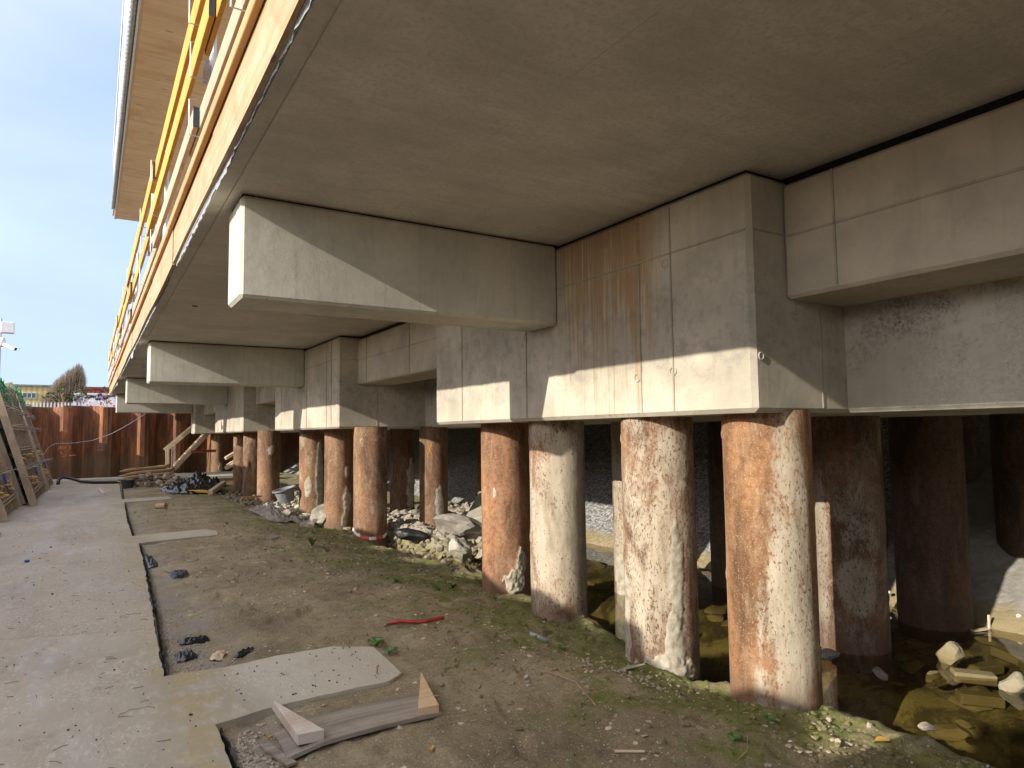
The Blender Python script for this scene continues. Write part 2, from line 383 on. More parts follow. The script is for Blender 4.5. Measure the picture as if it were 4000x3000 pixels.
def m_path():
    k = N('path_concrete', .7)
    n1 = k.noise(k.pos((.6, .25, 1)), 1.6, 6, .6, .5); n2 = k.noise(k.pos((1, .4, 1)), 12, 6, .7, .5); n3 = k.noise(k.pos(), 70, 3, .6)
    c = k.ramp(n1, [(.3, (.29, .252, .188)), (.5, (.38, .337, .265)), (.7, (.47, .43, .355))])
    c = k.mix(k.math('MULTIPLY', k.step(n2, .5, .66), .45), c, (.56, .51, .42))
    c = k.mix(k.math('MULTIPLY', k.step(n3, .55, .75), .35), c, (.22, .19, .15))
    x = k.xyz(0); y = k.xyz(1)
    stain = k.math('MULTIPLY', k.step(k.math('ABSOLUTE', k.math('SUBTRACT', x, .62)), .0, .38, True), k.step(k.noise(k.pos(), 2.2, 5, .65), .38, .62))
    c = k.mix(k.math('MULTIPLY', stain, .8), c, (.34, .27, .11))
    # bare paler concrete on the side tabs
    c = k.mix(k.math('MULTIPLY', k.step(x, .75, 1.1), .55), c, (.52, .49, .40))
    # day joint across the slab, scuffs, two long trowel scratches, white bloom near the tabs
    j = k.math('ADD', k.math('SUBTRACT', y, 6.75), k.math('ADD', k.math('MULTIPLY', x, .35), k.math('MULTIPLY', k.noise(k.pos(), 5, 4), .12)))
    c = k.mix(k.math('MULTIPLY', k.step(j, -.02, .05), .35), c, (.33, .275, .205))
    c = k.mix(k.math('MULTIPLY', k.step(k.math('ABSOLUTE', j), .0, .05, True), .35), c, (.22, .185, .14))
    for x0, sl_ in ((.12, .10), (.22, .12)):
        q = k.math('ABSOLUTE', k.math('SUBTRACT', k.math('ADD', x, k.math('MULTIPLY', y, sl_)), x0+sl_*4.2))
        q = k.math('ADD', q, k.math('MULTIPLY', k.math('ABSOLUTE', k.math('SUBTRACT', k.noise(k.pos(), 2, 2), .5)), .04))
        c = k.mix(k.math('MULTIPLY', k.math('MULTIPLY', k.step(q, .0, .006, True), k.step(y, 5.2, 5.6, True)), .5), c, (.26, .22, .16))
    sc = k.math('MULTIPLY', k.step(k.noise(k.pos((1.6, .7, 1)), 26, 5, .75), .53, .62), k.step(k.noise(k.pos(), .9, 3), .42, .58))
    c = k.mix(k.math('MULTIPLY', sc, .6), c, (.62, .57, .48))
    dk = k.math('MULTIPLY', k.step(k.noise(k.pos((.8, .5, 1)), 3, 8, .75), .56, .68), .5)
    c = k.mix(dk, c, (.25, .205, .15))
    k.col(c); k.bump(n2, .2, .01); k.bump(n3, .2, .003)
    wet = k.step(k.noise(k.pos((1.2, .3, 1)), 1.1, 4, .6, .4), .5, .62)
    rg = k.n.new('ShaderNodeMapRange'); rg.inputs['To Min'].default_value = .75; rg.inputs['To Max'].default_value = .48
    k.link(wet, rg.inputs[0]); k.link(rg.outputs[0], k.b.inputs['Roughness'])
    return k.m
M['path'] = m_path()

def m_soil():
    k = N('soil', .95)
    n1 = k.noise(k.pos(), 1.2, 6, .65, .3); n2 = k.noise(k.pos(), 14, 6, .75); n3 = k.noise(k.pos(), 75, 4, .7)
    c = k.ramp(n1, [(.3, (.15, .118, .066)), (.5, (.265, .212, .125)), (.7, (.40, .33, .215))])
    c = k.mix(k.math('MULTIPLY', k.step(n2, .45, .68), .6), c, (.20, .155, .09))
    c = k.mix(k.math('MULTIPLY', k.step(n3, .52, .70), .5), c, (.62, .54, .40))
    c = k.mix(k.math('MULTIPLY', k.step(k.noise(k.pos(), 33, 5, .8), .53, .66), .5), c, (.085, .065, .035))
    fl = k.vor(k.pos(), 28); c = k.mix(k.math('MULTIPLY', k.step(fl, .10, .16, True), k.step(k.noise(k.pos(), 4, 4), .48, .56)), c, (.60, .52, .40))
    x = k.xyz(0); z = k.xyz(2)
    mo = k.math('ADD', k.noise(k.pos(), 1.7, 6, .7), k.math('MULTIPLY', k.step(x, 1.6, 3.6), .16))
    mo = k.math('MULTIPLY', k.step(mo, .54, .70), k.step(x, 1.5, 2.5))
    mc = k.mix(k.noise(k.pos(), 30, 3), (.075, .092, .018), (.215, .235, .045))
    c = k.mix(k.math('MULTIPLY', mo, k.math('ADD', .4, k.math('MULTIPLY', k.step(n2, .35, .6), .6))), c, mc)
    gr = k.math('MULTIPLY', k.step(x, .75, 1.25, True), k.step(k.noise(k.pos(), 3, 4), .4, .6))
    c = k.mix(k.math('MULTIPLY', gr, .7), c, k.mix(n3, (.16, .14, .125), (.40, .37, .33)))
    wet = k.step(k.math('ADD', z, k.math('MULTIPLY', n2, .06)), -.22, -.12, True)
    c = k.mix(k.math('MULTIPLY', wet, .7), c, (.075, .058, .03))
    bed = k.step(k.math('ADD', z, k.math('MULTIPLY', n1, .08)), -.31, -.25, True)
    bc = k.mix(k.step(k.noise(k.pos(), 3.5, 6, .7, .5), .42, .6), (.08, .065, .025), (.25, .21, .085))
    bc = k.mix(k.step(k.math('ADD', z, k.math('MULTIPLY', n1, .15)), -.60, -.46, True), bc, (.035, .03, .014))  # deeper bed painted darker, standing in for water depth and missing sunlight
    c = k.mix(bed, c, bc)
    # rubble bay: pale brick and mortar dust
    y = k.xyz(1)
    rb = k.math('MULTIPLY', k.step(x, 4.2, 4.5), k.step(z, -.22, -.1))
    c = k.mix(k.math('MULTIPLY', rb, .6), c, k.mix(n2, (.20, .165, .08), (.42, .38, .28)))
    k.col(c); k.bump(n2, .5, .03); k.bump(n3, .5, .010); k.bump(k.noise(k.pos(), 30, 6, .8), .6, .02)
    return k.m
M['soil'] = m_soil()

def m_bank():
    k = N('grouted_riprap', .9)
    v = k.vor(k.pos((1, 1, 1)), 7.5); e = k.vor(k.pos(), 7.5, 'DISTANCE_TO_EDGE'); n = k.noise(k.pos(), 20, 6, .75); n1 = k.noise(k.pos(), 1.5, 5, .6)
    g = k.mix(k.step(n, .4, .62), (.10, .10, .105), (.45, .44, .43))
    sc = k.step(k.vor(k.pos((1, 1, 1)), 3.2), .12, .22, True)
    c = k.mix(k.math('MULTIPLY', sc, k.step(n, .3, .5)), g, (.44, .39, .31))
    y = k.xyz(1); x = k.xyz(0); z = k.xyz(2)
    # smooth mortar skin on the near part
    skin = k.math('MULTIPLY', k.step(k.math('ADD', y, k.math('MULTIPLY', n1, 2)), 5.0, 6.2, True), 1.0)
    mc = k.ramp(k.noise(k.pos(), 4, 6, .7), [(.3, (.20, .185, .16)), (.6, (.33, .31, .28)), (.8, (.42, .39, .34))])
    c = k.mix(skin, c, mc)
    c = k.mix(k.math('MULTIPLY', k.step(k.math('ADD', z, k.math('MULTIPLY', n, .08)), -.1, .0, True), .7), c, (.30, .225, .09))
    k.col(c); k.bump(e, .5, .03); k.bump(n, .6, .02); return k.m
M['bank'] = m_bank()

def m_water():
    k = N('water', .02); t = k.n.new('ShaderNodeBsdfTransparent'); t.inputs[0].default_value = (.66, .62, .46, 1)
    g = k.n.new('ShaderNodeBsdfGlossy'); g.inputs['Roughness'].default_value = .015; g.inputs[0].default_value = (.95, .95, .95, 1)
    b = k.n.new('ShaderNodeBump'); b.inputs['Strength'].default_value = .02; b.inputs['Distance'].default_value = .01
    k.link(k.noise(k.pos(), 6, 2), b.inputs['Height']); k.link(b.outputs[0], g.inputs['Normal']); dt = k.n.new('ShaderNodeVectorMath'); dt.operation = 'DOT_PRODUCT'; k.link(k.geo.outputs['Incoming'], dt.inputs[0]); k.link(b.outputs[0], dt.inputs[1])
    f5 = k.math('POWER', k.math('SUBTRACT', 1.0, k.math('ABSOLUTE', dt.outputs['Value'])), 5.0); fr = k.math('MULTIPLY_ADD', f5, .97, .022)
    mx = k.n.new('ShaderNodeMixShader'); k.link(fr, mx.inputs[0]); k.link(t.outputs[0], mx.inputs[1]); k.link(g.outputs[0], mx.inputs[2])
    k.link(mx.outputs[0], k.out.inputs[0]); return k.m
M['water'] = m_water()
M['rubble'] = m_stone('rubble_stone', [(.22, .19, .15), (.36, .33, .27), (.30, .22, .16)], 3, .75)
M['cobble'] = m_stone('cobble_stone', [(.27, .22, .165), (.42, .37, .30), (.34, .29, .23)], 4)
M['pale'] = m_stone('pale_broken_concrete', [(.36, .33, .27), (.46, .43, .36)], 3, .6)
M['brickpale'] = m_stone('pale_brick', [(.32, .26, .19), (.44, .38, .29)], 3, .9)  # moss tone here browns sunken stones, standing in for the water's tint
M['mortar'] = m_stone('dumped_mortar', [(.25, .22, .19), (.34, .31, .27)], 3)
M['flake'] = m_stone('dry_flake', [(.50, .40, .27), (.62, .54, .42)], 30)
M['gravel'] = m_stone('gravel_stone', [(.20, .165, .13), (.46, .41, .35), (.30, .22, .16), (.58, .55, .50)], 40)

# ------------------------------------------------------------------ ground
BANK = [(-14, 4.0), (1.8, 4.0), (2.4, 3.97), (2.75, 3.98), (3.1, 3.76), (3.5, 3.66), (4.3, 3.72), (5.1, 3.91), (6.2, 4.02), (7.4, 4.13), (9.3, 3.96), (11, 3.88), (12.8, 3.97), (14.7, 3.9), (32, 3.9)]
WZ = -.25
def ground_z(x, y):
    b = interp(BANK, y)+.07*fbm(y*3, 3.3)+.03*fbm(y*11, 1.3)
    top = lerp(-.055, -.014, sm((x-.78)/.45)); top = lerp(top, -.15, sm((x-2.7)/(b-2.7)))
    n = .022*fbm(x*1.7, y*1.7)+.017*fbm(x*7, y*7, 3, 5)+.010*max(0, noise.noise(Vector((x*16, y*16, 0))))
    edge = sm((x-2.6)/1.0)
    n += edge*.028*noise.turbulence(Vector((x*5, y*5, 7)), 4, False)
    n += .010*max(0, noise.noise(Vector((x*19, y*19, 2))))+.007*noise.noise(Vector((x*34, y*34, 5)))-.02*sm(noise.noise(Vector((x*3.1, y*3.1, 11)))*4-1)
    if x < .9: n *= .3+.7*sm((x-.6)/.3)
    z = top+n
    if .5 < x < 1.93 and (4.18 < y < 5.27 or 11.8 < y < 13 or 19.4 < y < 20.7): z = min(z, -.02)
    if x > b:
        t = sm((x-b)/.75)
        bed = -.72
        bed = lerp(bed, -.40, sm((x-4.6)/.9))
        bed = lerp(bed, -.30, sm((x-6.2)/.8))
        bed += .05*fbm(x*2, y*2, 4)+.012*fbm(x*9, y*9)
        # rubble bay beyond y 8
        rb = sm((y-8.3)/1.2)*sm((x-b-.25)/.45)*(1-sm((x-5.9)/.7)*sm((11-y)/1.5))
        bed = lerp(bed, .02+.08*fbm(x*1.1, y*1.1, 9)+.06*fbm(x*5, y*5), rb)
        fill = sm((y-13.2)/1.0)
        bed = lerp(bed, -.04+.05*fbm(x*3, y*3), fill)
        z = lerp(z, bed, t)
    return z
FEET = [(1.55, 2.75, .3), (1.95, 3.05, .35), (2.15, 3.55, .2), (2.55, 4.0, .3), (2.5, 4.75, .1), (2.95, 5.3, .25), (1.35, 6.2, 1.2), (1.8, 6.5, 1.1), (2.3, 6.6, 1.3), (1.2, 7.6, .2), (1.5, 8.3, .1), (2.45, 2.25, -.2), (3.0, 2.2, -.1)]
_gz = ground_z
def ground_z(x, y):
    z = _gz(x, y)
    if .9 < x < 3.4 and 1.8 < y < 9:
        for fx, fy, a in FEET:
            dx, dy = x-fx, y-fy
            if abs(dx) < .3 and abs(dy) < .3:
                u = dx*math.sin(a)+dy*math.cos(a); v = dx*math.cos(a)-dy*math.sin(a)
                wv = .048*(1-.25*sm((abs(u+.02))/.14)); q = max(abs(u)/.14, abs(v)/wv)
                z -= .020*sm((1.12-q)/.25); z += .007*sm(1-abs(q-1.25)/.25)*(q > 1)
    return z
def steps(segs):
    out = [segs[0][0]]
    for a, b, st in segs:
        n = max(1, round((b-a)/st)); out += [a+(b-a)*(i+1)/n for i in range(n)]
    return out
def grid(xs, ys, fz):
    m = MB(); nx = len(xs)
    m.v = [(x, y, fz(x, y)) for y in ys for x in xs]
    m.f = [(j*nx+i, j*nx+i+1, (j+1)*nx+i+1, (j+1)*nx+i) for j in range(len(ys)-1) for i in range(nx-1)]
    return m
xs = steps([(.2, 4.3, .026), (4.3, 7.6, .07)]); ys = steps([(-14, 1.4, .8), (1.4, 5.4, .026), (5.4, 8, .05), (8, 13, .08), (13, 32.4, .2)])
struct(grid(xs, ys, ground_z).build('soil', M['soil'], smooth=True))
def bank_z(x, y):
    z = -.42+(x-6.85)*.60
    n = .05*fbm(x*2, y*2, 5)
    if y > 5.3: n += .05*abs(noise.noise(Vector((x*5, y*5, z*5))))*sm((y-5.3)/.8)
    return min(z+n*sm((x-6.4)/.6)+.02*fbm(x*8, y*8), 3.18)
struct(grid(steps([(6.6, 12.4, .09), (12.4, 40, 4)]), steps([(-14, 1.4, .6), (1.4, 14, .1), (14, 31.79, .3)]), bank_z).build('embankment', M['bank'], smooth=True))
m = MB(); m.v = [(3.45, -14, WZ), (7.6, -14, WZ), (7.6, 14.6, WZ), (3.45, 14.6, WZ)]; m.f = [(0, 1, 2, 3)]
struct(m.build('water', M['water']))

# path slab with its side tabs
EDGE = [(-14, .6), (3.6, .63), (4.20, .63)]
rnd = random.Random(3)
def jag(a, b, amp, st=.07):
    a = Vector(a); b = Vector(b); n = max(1, int((b-a).length/st)); nn = Vector((-(b-a).y, (b-a).x)).normalized()
    return [tuple(a.lerp(b, i/n)+nn*amp*(fbm(a.x*9+i*.31, a.y+b.y)+.4*rnd.uniform(-1, 1)*(i > 0))) for i in range(n)]
pts = [(-3.0, -14), (.63, -14)]
chain = [(.63, 1.0), (.63, 3.6), (.64, 4.2), (1.0, 4.27), (1.7, 4.29), (1.83, 4.38), (1.85, 4.72), (1.87, 5.02), (1.62, 5.2), (1.2, 5.22), (.83, 5.17), (.47, 5.21),
         (.53, 7.0), (.62, 9.5), (.68, 11.85), (1.2, 11.97), (1.82, 12.05), (1.9, 12.6), (1.74, 12.93), (1.2, 12.85), (.64, 12.78), (.66, 15.1), (.78, 19.48),
         (1.3, 19.55), (1.85, 19.66), (1.9, 20.2), (1.86, 20.6), (1.3, 20.55), (.76, 20.5), (.91, 26.5), (1.0, 32.2)]
for a, b in zip(chain, chain[1:]): pts += jag(a, b, .012)
pts += [(1.0, 32.2), (-3.0, 32.2)]
m = MB(); n = len(pts)
bm = bmesh.new(); vt = [bm.verts.new((x, y, 0)) for x, y in pts]; f = bm.faces.new(vt)
if f.normal.z < 0: f.normal_flip()
ext = bmesh.ops.extrude_face_region(bm, geom=[f]); 
for g in ext['geom']:
    if isinstance(g, bmesh.types.BMVert): g.co.z = -.16; g.co.x += .02*rnd.uniform(-1, 1)
bmesh.ops.recalc_face_normals(bm, faces=bm.faces); bmesh.ops.triangulate(bm, faces=bm.faces)
me = bpy.data.meshes.new('path'); bm.to_mesh(me); bm.free(); me.materials.append(M['path'])
po = bpy.data.objects.new('path', me); COL.objects.link(po); struct(po)
# terrain around the pit, retained by the sheet piles
m = MB(); T = 1.15
for x0, x1, y0, y1 in ((-900, 900, 32.35, 1500), (-900, -3.45, -300, 32.35)): m.add([(x0, y0, T), (x1, y0, T), (x1, y1, T), (x0, y1, T)], [(0, 1, 2, 3)])
m.add([(-3.45, -300, -.2), (900, -300, -.2), (900, -13.9, -.2), (-3.45, -13.9, -.2)], [(0, 1, 2, 3)])
k = N('terrain', .95); k.col(k.mix(k.step(k.noise(k.pos(), .3, 6), .4, .6), (.08, .09, .035), (.15, .12, .08)))
struct(m.build('terrain', k.m))
m = MB(); m.box(-2.98, 1.5, 30.3, 31.5, -.02, .035); m.build('kerb_strip', M['beam'], bev=.006)['kind'] = 'structure'

# ------------------------------------------------------------------ sheet pile walls
def sheet_y(x, pitch=1.32, depth=.40):
    t = ((x+10.12) % pitch)/pitch
    for a, b, c, d in ((0, .24, 0, 0), (.24, .50, 0, 1), (.50, .74, 1, 1), (.74, 1.0, 1, 0)):
        if t <= b: return depth*lerp(c, d, (t-a)/(b-a))
    return 0
def sheet_wall(a0, a1, place, z0, zt, seed):
    pitch = 1.32; brk = []
    k0 = math.floor((a0+10.12)/pitch)
    for kk in range(int(k0), int((a1+10.12)/pitch)+2):
        for t in (0, .0001, .24, .50, .62, .74): 
            x = (kk+t)*pitch-10.12
            if a0 <= x <= a1: brk.append(x)
    brk = sorted(set([a0]+brk+[a1])); m = MB(); rs = random.Random(seed); top = zt; n = 0
    vsn = []
    for i, (x0, x1) in enumerate(zip(brk, brk[1:])):
        t = ((x0+10.12) % pitch)/pitch
        if t < .02: top = zt+rs.uniform(-.04, .04)
        y0, y1 = sheet_y(x0+1e-6), sheet_y(x1-1e-6)
        zt_ = top
        p = [place(x0, y0, z0), place(x1, y1, z0), place(x1, y1, zt_), place(x0, y0, zt_)]
        q = [place(x0, y0+.014, z0), place(x1, y1+.014, z0), place(x1, y1+.014, zt_), place(x0, y0+.014, zt_)]
        m.add(p+q, [(0, 1, 2, 3), (7, 6, 5, 4), (3, 2, 6, 7), (0, 3, 7, 4), (1, 5, 6, 2)])
    # interlocks: slim vertical ridges mid-flange
    r = MB()
    for kk in range(int(k0), int((a1+10.12)/pitch)+1):
        for t in (.12, .62):
            x = (kk+t)*pitch-10.12
            if a0 < x < a1:
                y = sheet_y(x); a = place(x-.018, y-.022, z0); b = place(x+.018, y-.002, zt-.05)
                r.box(min(a[0], b[0]), max(a[0], b[0]), min(a[1], b[1]), max(a[1], b[1]), z0, zt-.05)
    return m, r
WY = 31.55
m, r = sheet_wall(-3.3, 14, lambda a, d, z: (a, WY+d, z), -.6, 2.84, 1)
wall = tag(m.build('sheet_pile_wall', M['sheet']), 'rusty brown steel sheet pile wall closing the far end of the pit', 'wall')
each(r, 'interlock', M['sheet'], wall)
m, r = sheet_wall(1.25, 3.0, lambda a, d, z: (-3.2-d, a, z), -.6, 2.68, 2); m3, r3 = sheet_wall(-14, 1.25, lambda a, d, z: (-3.2-d, a, z), -.6, 3.12, 4)  # unseen near wall; top heights stepped to shape its shadow
m.add(m3.v, m3.f); r.add(r3.v, r3.f); m2, r2 = sheet_wall(3.0, 31.5, lambda a, d, z: (-3.2-d, a, z), -.6, 2.86, 3)
m.add(m2.v, m2.f); r.add(r2.v, r2.f)
wall2 = tag(m.build('sheet_pile_wall', M['sheet']), 'rusty steel sheet pile wall in the dark behind the leaning formwork panels', 'wall')
each(r, 'interlock', M['sheet'], wall2)
# spray-painted writing on the far wall, following the folds
def stroke(m, pts, wd=.022):
    P = []
    for (ax, az), (bx, bz) in zip(pts, pts[1:]):
        n = max(2, int(math.hypot(bx-ax, bz-az)/.02))
        P += [(lerp(ax, bx, i/n), lerp(az, bz, i/n)) for i in range(n)]
    P.append(pts[-1])
    for (ax, az), (bx, bz) in zip(P, P[1:]):
        d = Vector((bx-ax, bz-az)); 
        if d.length < 1e-6: continue
        d.normalize(); nx, nz = -d.y*wd/2, d.x*wd/2; ax -= d.x*.004; az -= d.y*.004
        q = [(ax+nx, az+nz), (ax-nx, az-nz), (bx-nx, bz-nz), (bx+nx, bz+nz)]
        m.add([(x, WY+sheet_y(x)-.006, z) for x, z in q], [(0, 1, 2, 3)])
m = MB()
def arc(cx, cz, rx, rz, a0, a1, n=8): return [(cx+rx*math.cos(R(lerp(a0, a1, i/n))), cz+rz*math.sin(R(lerp(a0, a1, i/n)))) for i in range(n+1)]
ox, oz = -.99, 1.17
stroke(m, [(ox, oz), (ox+.03, oz+.09), (ox+.07, oz+.13), (ox+.08, oz+.02)])
stroke(m, [(ox+.09, oz+.0), (ox+.14, oz+.09)])
stroke(m, arc(ox+.145, oz+.09, .025, .03, 60, 270)+arc(ox+.145, oz+.03, .025, .03, 90, -120))
stroke(m, [(ox+.18, oz+.06), (ox+.235, oz+.065)]+arc(ox+.21, oz+.06, .028, .05, 10, 310))
stroke(m, [(ox+.265, oz), (ox+.262, oz+.11)]+arc(ox+.315, oz+.08, .052, .075, 160, 0)+[(ox+.372, oz-.02)])
stroke(m, [(-.95, 1.08), (-.74, .90)]); stroke(m, [(-.86, .89), (-.74, .90), (-.76, .99)])
stroke(m, [(-.63, .93), (-.42, .93)], .045)
wr = m.build('painted_mark', M['orangep'], wall); wr['label'] = 'orange spray-painted letters, arrow and dash'
m = MB(); ox, oz = .29, 1.24
stroke(m, arc(ox+.04, oz+.08, .035, .04, 160, -40)+[(ox, oz), (ox+.08, oz)], .014); stroke(m, [(ox+.12, oz+.11), (ox+.12, oz)], .014)
stroke(m, arc(ox+.2, oz+.055, .035, .055, 0, 360, 12), .014)
stroke(m, [(ox, oz-.12), (ox+.27, oz-.12)], .014); stroke(m, [(ox+.07, oz-.06), (ox, oz-.12), (ox+.07, oz-.19)], .014)
wr = m.build('painted_mark', M['palep'], wall); wr['label'] = 'faint chalk number 210 with an arrow'

# ------------------------------------------------------------------ bridge
X1, X2, X3, X4 = 3.48, 3.811, 4.441, 5.056
ZB, ZD, ZC, ZS = 2.54, 3.266, 1.709, 2.443
BEAMY = [-3.49, 4.807, 13.108, 21.543, 29.711]; BW = .484
PIER = [(-5.6, -1.0), (2.747, 7.30), (11.049, 15.535), (19.288, 23.946), (29.14, 30.18)]
bridge = empty('bridge', (5, 9, 1.7), 'raw concrete bridge deck on stepped pier caps with cantilever brackets under its edge', 'bridge')
m = MB(); m.box(.66, 14, -12, 31.3, ZD, 3.56); deck = m.build('deck_slab', M['deck'], bridge)
# drip edge strip with shallow step along the soffit rim
m = MB(); m.box(.682, .755, -12, 31.2, ZD-.012, ZD-.001); m.box(.775, .783, -12, 31.2, ZD-.006, ZD-.001)
m.build('drip_edge', M['beam'], bridge)
for bx, by in ((1.42, 4.02), (1.5, 12.9), (2.9, 6.2)): pass
m = MB()
for bx, by in ((1.10, 9.4), (1.05, 18.2), (1.15, 27)):
    m.prism([(bx+.035*math.cos(t*.524), by+.035*math.sin(t*.524)) for t in range(12)], ZD-.006, ZD-.001)
each(m, 'drain_hole', M['black'], bridge)
m = MB()
for bx, by, q in ((2.33, 5.83, .018), (2.42, 5.66, .012), (2.38, 5.6, .01)): m.rock((bx, by, ZD), (q, q*1.6, q*.5), 4)
each(m, 'anchor_stub', M['black'], bridge)
# bearing strip in the joint under the deck
m = MB()
for a, b in PIER: m.box(X1+.05, 6.5, a+.05, b-.05, 3.2, ZD+.002)
m.box(X2+.07, 4.3, -5.5, 29.5, 3.15, ZD+.004)
for y in BEAMY: m.box(.95, X1+.1, y+.04, y+BW-.04, 3.2, ZD+.003)
each(m, 'joint_filler', M['black'], bridge)
for i, (a, b) in enumerate(PIER):
    m = MB(); m.box(X1, 6.6 if i < 4 else 6.0, a, b, ZC, 3.238)
    if i != 4:
        pass
    cap = m.build('pier_cap', M['pier'], bridge, bev=.03)
    s = MB()   # formwork seams standing proud
    if i:
        for yy in ([3.43, 3.76, 5.32-.0, 6.62] if i == 1 else [a+.35, a+.62, a+1.9, b-.6] if i < 4 else [a+.5]):
            zt = 3.2 if yy not in (3.76, 6.62) else 2.86
            s.box(X1-.007, X1+.01, yy-.006, yy+.006, ZC+.035, zt)
        s.box(X1-.007, X1+.01, a+.035, b-.035, 2.86, 2.872)
        s.box(X1+.035, X2-.003, a-.004, a+.01, 2.86, 2.872)
        s.box(X2+.35 if i < 4 else X2+.1, X2+.365 if i < 4 else X2+.115, a-.004, a+.01, ZC+.035, ZS-.03)
        each(s, 'formwork_seam', M['seam'], cap)
        if i == 1:
            t = MB()
            for yy, zz in ((3.43, 2.02), (3.80, 2.0), (5.25, 2.0), (3.86, 2.80), (3.48, 2.80)):
                t.tube([(X1-.006, yy+.03*math.cos(q*.524), zz+.03*math.sin(q*.524)) for q in range(13)], .003, 4, False)
            t.tube([(X1+.06+.022*math.cos(q*.524), a-.006, 2.06+.022*math.sin(q*.524)) for q in range(13)], .005, 5, False)
            each(t, 'anchor_ring', M['beam'], cap)
# longitudinal band and infill wall of each bay
gaps = [(-1.0, 2.747, X3), (7.30, 11.049, X4), (15.535, 19.288, X4), (23.946, 29.14, X4)]
for a, b, xw in gaps:
    m = MB(); m.box(X2, X3+.002 if xw == X3 else 4.45, a-.0, b+.0, ZS, 3.20); bd = m.build('edge_band', M['band'], bridge, bev=.022)
    s = MB(); s.box(X2-.007, X2+.01, a+.03, b-.03, 2.845, 2.86)
    for yy in ([b-.36, b-2.6] if xw == X3 else [b-.45, b-2.2, a+.5]): s.box(X2-.007, X2+.01, yy-.007, yy+.007, ZS+.03, 3.19)
    each(s, 'formwork_seam', M['seam'], bd)
    m = MB(); m.box(xw+.0, 6.4, a-.02, b+.02, ZC+.003, 3.1); iw = m.build('infill_wall', M['infill'], bridge, bev=.025)
for i, y in enumerate(BEAMY):
    m = MB(); m.box(.837, X1+.002, y, y+BW, ZB, 3.25); bb = m.build('cantilever_beam', M['beam'], bridge, bev=.022)
    # black strip standing in for the dark gap above the tip
    s = MB(); s.box(.85, .93, y+.03, y+BW-.03, 3.2525, 3.262); s.build('dark_gap_strip', M['black'], bb)

# ------------------------------------------------------------------ edge formwork
ef = empty('edge_formwork', (.64, 9, 3.3), 'new plywood edge formwork with timber walers along the deck rim', 'formwork')
yy = -7.6; k = 0; rs = random.Random(5)
while yy < 31:
    y2 = min(yy+2.46, 31.2); dx = .004*(k % 3); dz = rs.uniform(-.012, .012)
    def bow(y): return .012*math.sin((y-yy)/2.46*math.pi)*(1 if k % 2 else -1)
    m = MB(); n = 10
    for layer, (xa, xb) in enumerate(((.630+dx, .6555),)):
        vs_ = []
        for i in range(n+1):
            y = lerp(yy, y2-.006, i/n); zb = 3.262+dz+bow(y)
            vs_ += [(xa, y, zb), (xb, y, zb), (xb, y, 3.66), (xa, y, 3.66)]
        m.add(vs_, [(4*i+j, 4*i+(j+1) % 4, 4*i+4+(j+1) % 4, 4*i+4+j) for i in range(n) for j in range(4)]+[(3, 2, 1, 0), (4*n, 4*n+1, 4*n+2, 4*n+3)])
    m.build('plywood_panel', M['ply'], ef)
    yy = y2; k += 1
for a, b in ((-8, 2.4), (2.41, 7.3), (7.31, 12.6), (12.62, 18), (18.02, 24), (24.02, 31.2)):
    m = MB(); m.box(.592+.004*(int(a) % 2), .629, a, b, 3.60, 3.675); m.build('waler', M['waler'], ef, bev=.004)
    m = MB(); m.box(.60, .628, a+.3, b+.28 if b < 31 else b, 3.679, 3.705); m.box(.622, .64, a+.3, b+.28 if b < 31 else b, 3.707, 3.735); each(m, 'batten', M['batten'], ef, bev=.003)
# torn foil hanging behind the plywood
m = MB(); n = 900; vs_ = []
for i in range(n+1):
    y = lerp(-8, 31, i/n); d = .026+.015*noise.noise(Vector((y*1.5, 0, 0)))+.012*noise.noise(Vector((y*9, 5, 0)))+.006*noise.noise(Vector((y*31, 5, 0)))
    if y < 5: d = .018+.006*noise.noise(Vector((y*9, 5, 0)))+.004*noise.noise(Vector((y*31, 5, 0)))+(.02 if 4.2 < y < 4.76 else 0)
    if 14.6 < y < 15.6: d += .10*math.sin((y-14.6)*math.pi)
    if 23 < y < 24.2: d += .09*math.sin((y-23)*math.pi/1.2)
    x = .668+.006*noise.noise(Vector((y*7, 9, 0)))
    vs_ += [(x-.004, y, 3.262), (x+.012*noise.noise(Vector((y*12, 2, 0))), y, 3.262-d)]
m.add(vs_, [(2*i, 2*i+1, 2*i+3, 2*i+2) for i in range(n)])
m.build('torn_foil', M['foil'], ef)

# ------------------------------------------------------------------ guard rail
gr = empty('guard_rail', (.7, 9, 3.6), 'temporary site guard rail of yellow boards on white posts along the deck edge', 'railing')
def rail(a, b, x, z0, z1, mat, endpaint=False):
    m = MB(); m.box(x, x+.034, a, b, z0, z1); o = m.build('rail_board', mat, gr, bev=.003)
    if endpaint:
        m = MB(); m.box(x-.002, x+.036, a-.003, a+.0, z0-.002, z1+.002); m.build('painted_end', M['blue'], o)
segA = [(-6, 2.5, .575, 0), (2.2, 9.35, .570, 0), (8.75, 15.4, .545, 1), (14.2, 21.4, .56, 1), (20.5, 27.2, .54, 1), (26.6, 31, .56, 0)]
for a, b, x, e in segA: rail(a, b, x, 4.63-(x < .565)*.02, 4.83-(x < .565)*.02, M['yellow'], e)
segB = [(-6, 4.92, .602, 0), (4.42, 9.9, .560, 1), (8.7, 15.2, .59, 0), (13.9, 19.6, .555, 1), (18.9, 26, .585, 1), (25.4, 31, .56, 0)]
for a, b, x, e in segB: rail(a, b, x, 4.22, 4.405, M['yellow'], e)
segC = [(-6, 5.7, .603, 0), (5.12, 8.75, .562, 1), (8.4, 14.9, .60, 0), (14.0, 19, .57, 1), (18.5, 24.5, .60, 0), (24, 31, .57, 0)]
